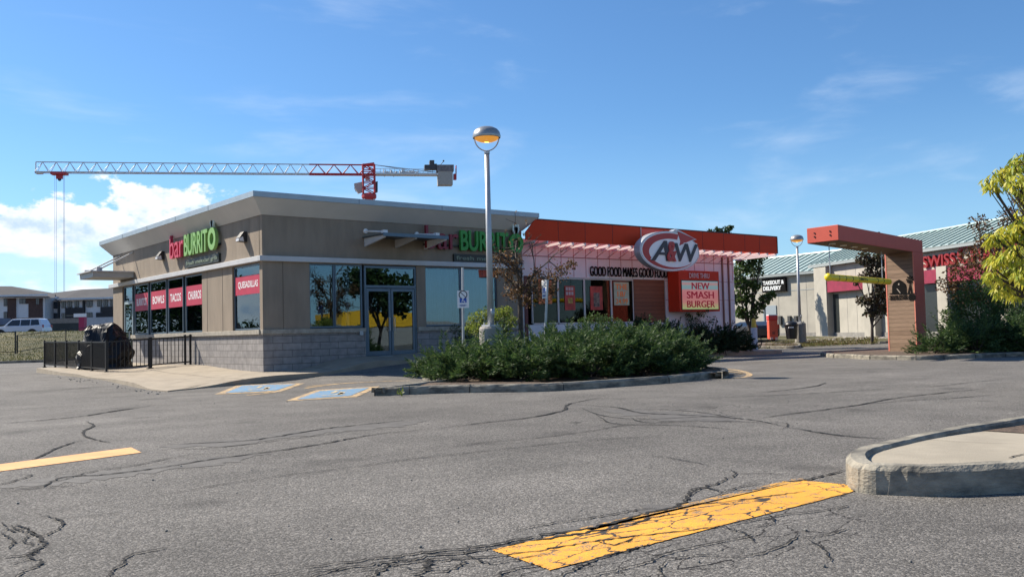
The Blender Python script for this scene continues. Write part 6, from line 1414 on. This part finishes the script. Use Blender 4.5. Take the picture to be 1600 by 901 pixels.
def leafy(name, base, clumps, m, nleaf, lsize, label, cat, seed, aspect=.5, trunk_r=.09, droop=0, group=None, bare=0, wigg=.12, twig=True, fork=None, per=None, trunkmat=bark):
    """clumps: list of (xyz, radius[, weight])"""
    rg = np.random.default_rng(seed); base = np.array(base, float); o = empty(name, base, label, cat, group)
    C_ = np.array([c[0] for c in clumps]); top = C_.mean(0); mb = MB()
    fk = base+(top-base)*(fork if fork is not None else .38); fk[:2] = base[:2]*.6+fk[:2]*.4
    tp = catmull([base-Zv*.1, base+(fk-base)*.5+rg.normal(0, .03, 3)*np.array([1, 1, 0]), fk], 3); mb.tube(tp, list(np.linspace(trunk_r, trunk_r*.72, len(tp))), 8)
    cs, ds = [], []
    for c in clumps:
        p, r = np.array(c[0], float), c[1]; wgt = c[2] if len(c) > 2 else 1
        L = np.linalg.norm(p-fk); m1 = fk+(p-fk)*.5+rg.normal(0, wigg*L*.4, 3); pts = catmull([fk-(fk-base)*rg.uniform(0, .35), m1, p], 4)
        mb.tube(pts, list(np.linspace(trunk_r*.5, trunk_r*.12, len(pts))), 5, cap=False)
        for k in range(7 if twig else 3):
            q0 = pts[int(rg.integers(len(pts)//2, len(pts)))]; d = rg.normal(size=3); d /= np.linalg.norm(d); d[2] = abs(d[2])*.6+.1; q1 = p+d*r*rg.uniform(.7, 1.25)
            mb.tube([q0, (q0+q1)/2+rg.normal(0, .06*r, 3), q1], [trunk_r*.14, trunk_r*.10, trunk_r*.05], 4, cap=False)
        n = int(nleaf*wgt)
        v = rg.normal(size=(n, 3)); v /= np.linalg.norm(v, axis=1, keepdims=True); rad = r*rg.random(n)[:, None]**.45
        pos = p+v*rad*np.array([1, 1, .85]); cs.append(pos); dd = v*.6+rg.normal(0, .6, (n, 3)); ds.append(dd)
    cs = np.concatenate(cs); ds = np.concatenate(ds)
    mb.build('trunk', trunkmat, o)
    leaves_mesh('crown', m, cs, ds, lsize, aspect, o, rg, droop=droop); return o
def pxc(L, D): return [(at(px, py, D+dd), r*D/FPX, w_) for px, py, dd, r, w_ in L]
# yellow leaved tree at the right edge
yl = leafmat('yellow_leaf', [(.50, .48, .05), (.66, .60, .07), (.32, .42, .06), (.72, .62, .10), (.22, .32, .05)], .5, .45)
Y0 = at(1745, 700, 14.0); Y0[2] = lot(Y0[0], Y0[1])
yc = [(1548, 287, 0, 15, .7), (1566, 272, .3, 16, .8), (1585, 262, 0, 14, .6), (1600, 250, .2, 18, .8), (1590, 285, -.3, 20, 1), (1606, 305, .2, 18, .8), (1601, 335, .4, 16, .6), (1596, 352, 0, 15, .8), (1575, 366, .2, 18, 1), (1552, 372, 0, 14, .7), (1583, 395, -.2, 20, 1.1), (1558, 405, .2, 18, .9), (1548, 430, 0, 13, .5), (1575, 430, .1, 18, 1), (1600, 425, -.3, 20, 1), (1565, 452, 0, 14, .6), (1585, 458, .2, 14, .5), (1604, 450, 0, 18, .8), (1620, 380, 0, 26, 1.3), (1640, 330, .3, 30, 1.3), (1640, 270, .2, 30, 1.3), (1680, 240, .5, 34, 1.3), (1680, 400, -.4, 34, 1.3), (1720, 310, .5, 38, 1.3), (1760, 240, .3, 38, 1.3), (1790, 370, 0, 40, 1.3), (1730, 440, .2, 30, 1), (1650, 450, .3, 26, 1), (1840, 300, .4, 38, 1.2)]
leafy('yellow_leaf_tree', Y0, pxc(yc, 14.2), yl, 165, .12, 'tree with drooping bright yellow green leaves cut by the right edge', 'tree', 5, aspect=.27, trunk_r=.11, droop=1.3, wigg=.1)
# reddish tree behind it and green shrubs
rdl = leafmat('copper_leaf', [(.10, .035, .02), (.16, .06, .025), (.06, .05, .02), (.20, .10, .03), (.045, .06, .02)], .35, .5)
gr1 = leafmat('mid_green_leaf', [(.035, .075, .018), (.07, .12, .025), (.10, .16, .035), (.05, .08, .03)], .35, .5)
dgr = leafmat('deep_green_leaf', [(.02, .045, .015), (.035, .07, .02), (.06, .10, .025)], .3, .5)
lim = leafmat('lime_leaf', [(.10, .16, .03), (.20, .26, .04), (.30, .34, .06), (.06, .10, .02)], .45, .5)
b = at(1560, 540, 35); b[2] = lot(b[0], b[1])
leafy('copper_leaf_tree', b, pxc([(1530, 350, 0, 18, .4), (1550, 380, 0, 26, .8), (1520, 400, .4, 22, .7), (1500, 425, 0, 22, .8), (1478, 445, .2, 16, .4), (1540, 420, -.5, 26, 1), (1575, 415, 0, 26, .8), (1510, 460, 0, 24, 1), (1550, 455, .5, 26, 1.1), (1595, 440, .6, 26, 1), (1590, 310, .2, 14, .3), (1580, 340, .2, 22, .6), (1600, 380, .2, 26, .8), (1620, 410, 0, 30, 1), (1640, 350, 0, 30, .7)], 35), rdl, 420, .11, 'copper brown leaved tree behind the yellow tree, beside the red wall lettering', 'tree', 6, aspect=.6, trunk_r=.10)
b = at(1525, 540, 33.5); b[2] = lot(b[0], b[1])
leafy('leafy_shrub', b, pxc([(1500, 470, 0, 20, 1), (1520, 455, .3, 22, 1), (1545, 468, -.3, 24, 1.2), (1575, 470, 0, 24, 1.2), (1490, 492, -.2, 18, 1), (1520, 490, -.6, 24, 1.2), (1560, 492, -.5, 26, 1.3), (1600, 485, 0, 26, 1.3), (1630, 480, 0, 26, 1.2)], 33), gr1, 620, .085, 'dense mid green shrub above the right juniper', 'shrub', 7, aspect=.6, trunk_r=.05)
# tree behind portal sign
b = at(1362, 522, 47); b[2] = lot(b[0], b[1])
leafy('maroon_leaf_tree', b, pxc([(1350, 405, 0, 12, .8), (1365, 412, 0, 15, 1.2), (1380, 405, 0, 14, 1), (1372, 432, .3, 15, 1.1), (1352, 430, 0, 9, .4), (1338, 440, 0, 6, .2), (1380, 455, 0, 14, 1), (1362, 468, 0, 12, .9), (1346, 470, 0, 8, .4), (1378, 482, 0, 14, .9), (1360, 488, 0, 9, .4), (1392, 430, .4, 16, 1), (1395, 470, .5, 15, 1)], 47), leafmat('maroon_leaf', [(.05, .025, .02), (.07, .05, .02), (.035, .05, .02), (.11, .05, .03)], .3, .5), 260, .16, 'dark maroon and green young tree between the lamp and the portal column', 'tree', 8, aspect=.7, trunk_r=.09)
# green tree at the restaurant corner
b = at(1172, 530, 45.5); b[2] = lot(b[0], b[1])
leafy('maple_tree', b, pxc([(1160, 400, 0, 12, 1), (1178, 405, 0, 12, 1), (1192, 398, 0, 9, .6), (1158, 420, 0, 13, 1), (1180, 422, .4, 13, .8), (1160, 445, 0, 13, 1), (1178, 447, 0, 10, .7), (1196, 468, 0, 9, .5), (1165, 465, 0, 12, .9), (1185, 480, 0, 9, .6), (1158, 488, 0, 9, .7), (1206, 462, 0, 6, .3), (1175, 492, 0, 7, .4), (1145, 430, .5, 14, .8), (1145, 465, .5, 14, .8)], 45.5), gr1, 230, .17, 'green leaved tree behind the right end of the red fascia', 'tree', 9, aspect=.7, trunk_r=.10)
b = at(1128, 530, 62); b[2] = .2
leafy('maple_tree', b, pxc([(1122, 361, 0, 6, 1), (1135, 360, 0, 6, 1), (1141, 355, 0, 3.5, .5), (1110, 364, 0, 5, .7), (1128, 372, 0, 10, 1), (1112, 376, 0, 9, 1), (1142, 372, 0, 7, .8)], 62), dgr, 160, .16, 'tree top just showing over the red fascia right of the oval sign', 'tree', 10, aspect=.7, trunk_r=.1)
# nearly bare crab apple in front of the buildings
brl = leafmat('brown_leaf', [(.07, .04, .03), (.13, .07, .035), (.22, .12, .05), (.05, .05, .025), (.30, .17, .08)], .4, .6)
b = at(812, 560, 25.2); b[2] = lot(b[0], b[1])+.1
def bare_tree():
    rg = np.random.default_rng(21); o = empty('crab_apple_tree', b, 'small half bare tree with a few brown leaves between the lamp and the burger windows', 'tree'); mb = MB(); tips = []; D = 25.2
    def br(p, d, L, r, k):
        n = 4; pts = [p]; rs = [r]
        for i in range(n):
            d = d+rg.normal(0, .16, 3); d /= np.linalg.norm(d); p = p+d*L/n; pts.append(p); rs.append(r*(1-.35*(i+1)/n))
        mb.tube(pts, rs, 6 if k < 2 else 4, cap=False)
        if k >= 4: tips.append(p); return
        if k >= 2: tips.append(p)
        for _ in range(3 if k < 3 else 2):
            nd = d+rg.normal(0, .62, 3); nd[2] += .08; nd /= np.linalg.norm(nd); br(pts[int(rg.integers(2, 5))], nd, L*rg.uniform(.6, .82), r*.58, k+1)
    f = at(812, 462, D); base = np.array(b); mb.tube([base-Zv*.1, base+(f-base)*.5+_r*.03, f], [.075, .065, .055], 8)
    for tx_, ty_ in ((800, 425), (822, 405), (843, 420), (826, 440), (792, 445), (815, 395)):
        t = at(tx_, ty_, D+rg.uniform(-.5, .5)); dv = t-f; L = np.linalg.norm(dv); br(f, dv/L, L*.85, .036, 1)
    mb.build('trunk', bark, o); tips_ = np.array(tips); 
    cl = [(at(x, y, D+rg.uniform(-.4, .4)), r) for x, y, r in ((780, 403, .22), (793, 400, .16), (795, 430, .30), (812, 450, .35), (800, 458, .25), (830, 452, .35), (850, 440, .35), (865, 430, .3), (880, 420, .22), (893, 412, .18), (848, 462, .28), (862, 452, .2), (775, 425, .18), (840, 428, .22), (800, 412, .2), (822, 470, .2))]
    P, Dd = [], []
    for c, r in cl:
        n = int(150*r/.3); v = rg.normal(size=(n, 3)); P.append(c+v*r*.42); Dd.append(rg.normal(size=(n, 3)))
    sel = tips_[rg.integers(0, len(tips_), 260)]; P.append(sel+rg.normal(0, .03, sel.shape)); Dd.append(rg.normal(size=sel.shape))
    leaves_mesh('leaves', brl, np.concatenate(P), np.concatenate(Dd), .075, .6, o, rg, droop=.3)
bare_tree()
b = at(765, 545, 24.6); b[2] = lot(b[0], b[1])+.1
leafy('leafy_shrub', b, pxc([(742, 500, 0, 14, .9), (757, 492, .2, 14, .9), (775, 495, 0, 15, 1), (790, 488, 0, 12, .8), (797, 502, .2, 12, .8), (750, 515, -.3, 15, 1), (770, 516, -.2, 15, 1), (787, 515, 0, 14, 1), (735, 515, 0, 12, .7)], 25.2), lim, 330, .065, 'yellow green leafy shrub around the tall lamp footing', 'shrub', 12, aspect=.55, trunk_r=.035)
b = at(935, 545, 25.5); b[2] = lot(b[0], b[1])+.1
leafy('leafy_shrub', b, pxc([(915, 503, 0, 13, .8), (930, 498, 0, 13, .9), (948, 502, 0, 13, .9), (962, 506, 0, 11, .7), (940, 512, -.4, 16, .9), (908, 512, 0, 10, .6)], 25.5), gr1, 210, .06, 'small leaved shrub poking above the juniper before the burger windows', 'shrub', 13, aspect=.55, trunk_r=.03)
b = at(720, 555, 25.5); b[2] = lot(b[0], b[1])+.1
leafy('leafy_shrub', b, pxc([(712, 515, 0, 10, .6), (728, 520, .2, 12, .8), (716, 530, 0, 12, .8), (735, 530, 0, 12, .8)], 25.5), dgr, 260, .05, 'dark low shrub at the foot of the narrow parking sign', 'shrub', 14, aspect=.55, trunk_r=.025)
b = at(1060, 540, 38.5); b[2] = lot(b[0], b[1])+.1
leafy('weedy_shrub', b, pxc([(1010, 495, 0, 6, .4), (1030, 492, 0, 6, .4), (1052, 497, 0, 8, .6), (1075, 495, 0, 8, .6), (1095, 490, 0, 7, .6), (1103, 483, 0, 4, .3), (1040, 503, 0, 10, .7), (1085, 503, 0, 10, .7), (1112, 500, 0, 8, .5)], 38.3), dgr, 120, .09, 'thin weedy twigs rising from the hedge under the menu sign', 'shrub', 15, aspect=.5, trunk_r=.02)
# little weeds on the kerb, grass verge by the far bins
def tuft(px, py, D, n, sz, label, seed):
    rg = np.random.default_rng(seed); c = at(px, py, D); P = c+rg.normal(0, .035, (n, 3))*np.array([1, 1, 1.3]); o = leaves_mesh('weed', gr1 if seed != 31 else lim, P, rg.normal(0, .5, (n, 3))+np.array([0, 0, .6]), sz, .4, None, rg); tag(o, label, 'weed')
q = onG(628, 618.5); tuft(627, 613, np.dot(q-CAM, _fw)-.02, 34, .07, 'bright green weed growing against the island kerb', 31)
q = onG(1432, 559); tuft(1433, 557, np.dot(q-CAM, _fw)-.15, 20, .10, 'small green weed at the kerb in front of the portal sign', 33)
rg = np.random.default_rng(40); n = 6000; P = []
for _ in range(n):
    px = rg.uniform(1195, 1372); D = rg.uniform(46.5, 53); p = at(px, 528, D); P.append((p[0], p[1], lot(p[0], p[1])+.02))
tag(leaves_mesh('grass', leafmat('verge_grass', [(.10, .13, .03), (.16, .15, .05), (.20, .13, .06), (.08, .10, .03)], .3, .8), np.array(P), rg.normal(0, .4, (n, 3))+np.array([0, 0, 1]), .14, .25, None, rg), 'patchy weeds and dry grass on the verge in front of the far building', 'grass', kind='stuff')
rr = random.Random(9); mb = MB()
for k in range(260):
    px = rr.uniform(1255, 1385); p = at(px, 522, rr.uniform(50.5, 54)); s_ = rr.uniform(.06, .16); mb.sphere((p[0], p[1], lot(p[0], p[1])+s_*.3), s_, 6, 4, (1, rr.uniform(.6, 1.1), .6))
tag(mb.build('landscape_rocks', mat('pale_rocks', (.30, .27, .24), .9, var=.3, vscale=2)), 'pale rocks along the foot of the far concrete wall', 'rocks', kind='stuff')
far_bed([(1150, 531.5), (1250, 533), (1330, 533.5), (1384, 533), (1392, 528), (1330, 526), (1200, 524), (1150, 525)], 'long kerbed verge in front of the far concrete wall', .1, gsoil)

# things on the camera's side of the lot, seen mirrored in the windows
o = empty('store_building', (44, -62, 0), 'store with yellow band across the road, seen only in window reflections', 'building')
mb = MB(); mb.box(24, -70, -.2, 62, -62, 2.3); mb.build('wall', mat('store_grey', (.30, .28, .26), .8), o); mb = MB(); mb.box(35.5, -68, 1.9, 44.5, -61.9, 3.5); mb.build('band', mat('store_yellow', (.85, .45, .02), .5), o)
rgp = np.random.default_rng(77)
def simple_tree(x, y, h, label, seed, m=dgr, r=2.0, n=9, lowf=.62):
    rg = np.random.default_rng(seed); cl = [(np.array([x, y, h*lowf])+rg.normal(0, 1, 3)*np.array([r*.55, r*.55, h*(.16 if lowf > .5 else .24)]), r*.42, 1) for _ in range(n)]
    leafy('shade_tree', (x, y, lot(x, y)), cl, m, 260, .3, label, 'tree', seed, aspect=.7, trunk_r=.14)
simple_tree(18.5, -25, 6.5, 'leafy tree across the lot facing the glass doors', 51, r=2.2)
simple_tree(11, -30, 5.0, 'smaller leafy tree across the lot facing the left window', 52, r=1.5)
simple_tree(-15, 49, 9.5, 'nearest tall tree west of the patio, outside the picture', 53, r=3.6, n=26, lowf=.45); simple_tree(-17, 57, 10, 'middle tall tree west of the patio, outside the picture', 54, r=3.6, n=26, lowf=.45); simple_tree(-19, 66, 10, 'farthest tall tree west of the patio, outside the picture', 55, r=3.6, n=26, lowf=.45)
juniper('hedge', [(-14+.3*k, 30+2.4*k, 1.5, 1.5, 1.7) for k in range(5)], 'clipped hedge west of the patio, outside the picture', 'hedge', 60, dens=14, m=jun_dark, spray=1.4)
